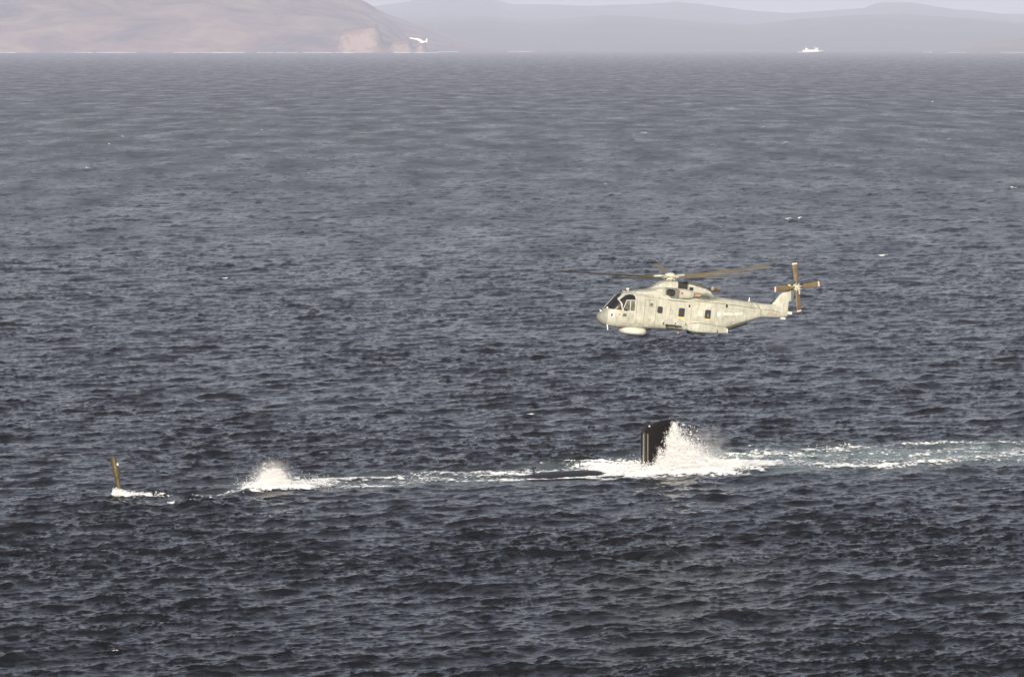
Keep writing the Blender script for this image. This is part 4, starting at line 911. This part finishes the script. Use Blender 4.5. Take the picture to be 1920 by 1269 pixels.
tag(puff(1480, 632, 322, (4.6, 3.0, 2.1), 10), 'dark exhaust haze hanging below and behind the tail rotor', kind='stuff')

# ------------------------------------------------------------------ ferry far off
fr = empty('ferry'); fp = sea_at(1519.5, 101.4); fr.location = (fp[0], fp[1], 0)
tag(fr, 'distant white ferry with high bridge crossing below the hazy hills', 'ferry')
FB = material('ferry_black', (.02, .02, .022), .5); FW = material('ferry_white', (.62, .62, .62), .5, var=.2, vscale=.15); FRED = material('ferry_red', (.4, .04, .03), .5); FG = material('ferry_glass', (.03, .04, .05), .2)
def hullring(x, hw, z0, z1): return [(x, -hw * .8, z0), (x, -hw, z1), (x, hw, z1), (x, hw * .8, z0)]
MB().rings([hullring(-42, 6, -2, 4.2), hullring(-30, 7.5, -2, 4.4), hullring(0, 8, -2, 5), hullring(22, 7.5, -2, 6), hullring(34, 5, -2, 7.5), hullring(42, .4, -1, 9)]).build('hull', FB, fr)
MB().rings([hullring(-42, 6.1, 4.22, 6.2), hullring(-30, 7.6, 4.42, 6.4), hullring(0, 8.1, 5.02, 8.5), hullring(22, 7.6, 6.02, 9.5), hullring(34, 5.1, 7.52, 10.5), hullring(42.4, .5, 9.02, 11)]).build('bulwark', FW, fr)
MB().box(-26, 26, -6.8, 6.8, 7, 11.5).build('superstructure', FW, fr); dk = MB().box(-14, 22, -6.2, 6.2, 11.5, 14).build('upper_deck', FW, fr)
MB().box(-13, 12, -6.32, -6.22, 12.2, 13.2).build('window_band', FG, dk)
br = MB().box(14, 27, -7.2, 7.2, 14, 17.4).build('bridge', FW, fr); MB().box(14.5, 27.1, -7.3, -7.22, 15.6, 16.8).build('bridge_window', FG, br)
MB().prism([(-17, 11.5), (-8, 11.5), (-10, 17.5), (-16, 18.5)], -2.2, 2.2).build('funnel', FW, fr)
MB().prism([(-24, 8), (-20, 8), (-22.4, 15), (-23.4, 15)], -4, 4).build('stern_gantry', FW, fr)
MB().tube((-15, 0, 18), (-15.5, 0, 25), .7, .3, 8).build('mast', FW, fr); MB().tube((14, 0, 17), (13.2, 0, 25), .8, .3, 8).build('mast', FW, fr)
MB().box(17, 23, -3, 3, 17.4, 19.5).build('radar_deck', FW, fr)

# ------------------------------------------------------------------ white seabird above the water, nearer than the headland
bd = empty('seabird', tuple(at(793, 79, 250.0)))
tag(bd, 'white seabird gliding on long straight wings in front of the far headland', 'bird')
BW = material('bird_white', (.66, .66, .66), .7)
K = 250.0 / FPX
rs = []
for u_, r_ in ((-.16, .01), (-.13, .045), (-.05, .075), (.06, .085), (.18, .07), (.27, .035), (.30, .015)):
    rs.append([(u_, r_ * math.cos(t), r_ * .9 * math.sin(t) - .02 + .15 * max(0, u_)) for t in np.linspace(0, 2 * math.pi, 12, endpoint=False)])
MB().rings(rs).build('body', BW, bd)
MB().rings([[(u_, r_ * math.cos(t), .0 + r_ * math.sin(t) - .02) for t in np.linspace(0, 2 * math.pi, 10, endpoint=False)] for u_, r_ in ((-.28, .006), (-.22, .018), (-.18, .045), (-.12, .05))]).build('head', BW, bd)
def wing(tip, ch0, ch1):
    t = np.array(tip); rs = []
    for k in np.linspace(0, 1, 7):
        c = t * k + np.array([0, 0, .05 * math.sin(k * math.pi)]); ch = ch0 + (ch1 - ch0) * k
        rs.append([c + np.array([ch * math.cos(a), 0, .022 * (1.2 - k) * math.sin(a) + .03 * math.cos(a)]) for a in np.linspace(0, 2 * math.pi, 10, endpoint=False)])
    return MB().rings(rs)
wing((-.98, -.35, .29), .085, .025).build('wing', BW, bd); wing((-.50, .75, .26), .06, .02).build('wing', BW, bd)
MB().prism([(.20, 0), (.27, .24), (.31, .23), (.31, -.05)], -.03, .03).build('tail', BW, bd)
bd.scale = (.9, .9, .9)
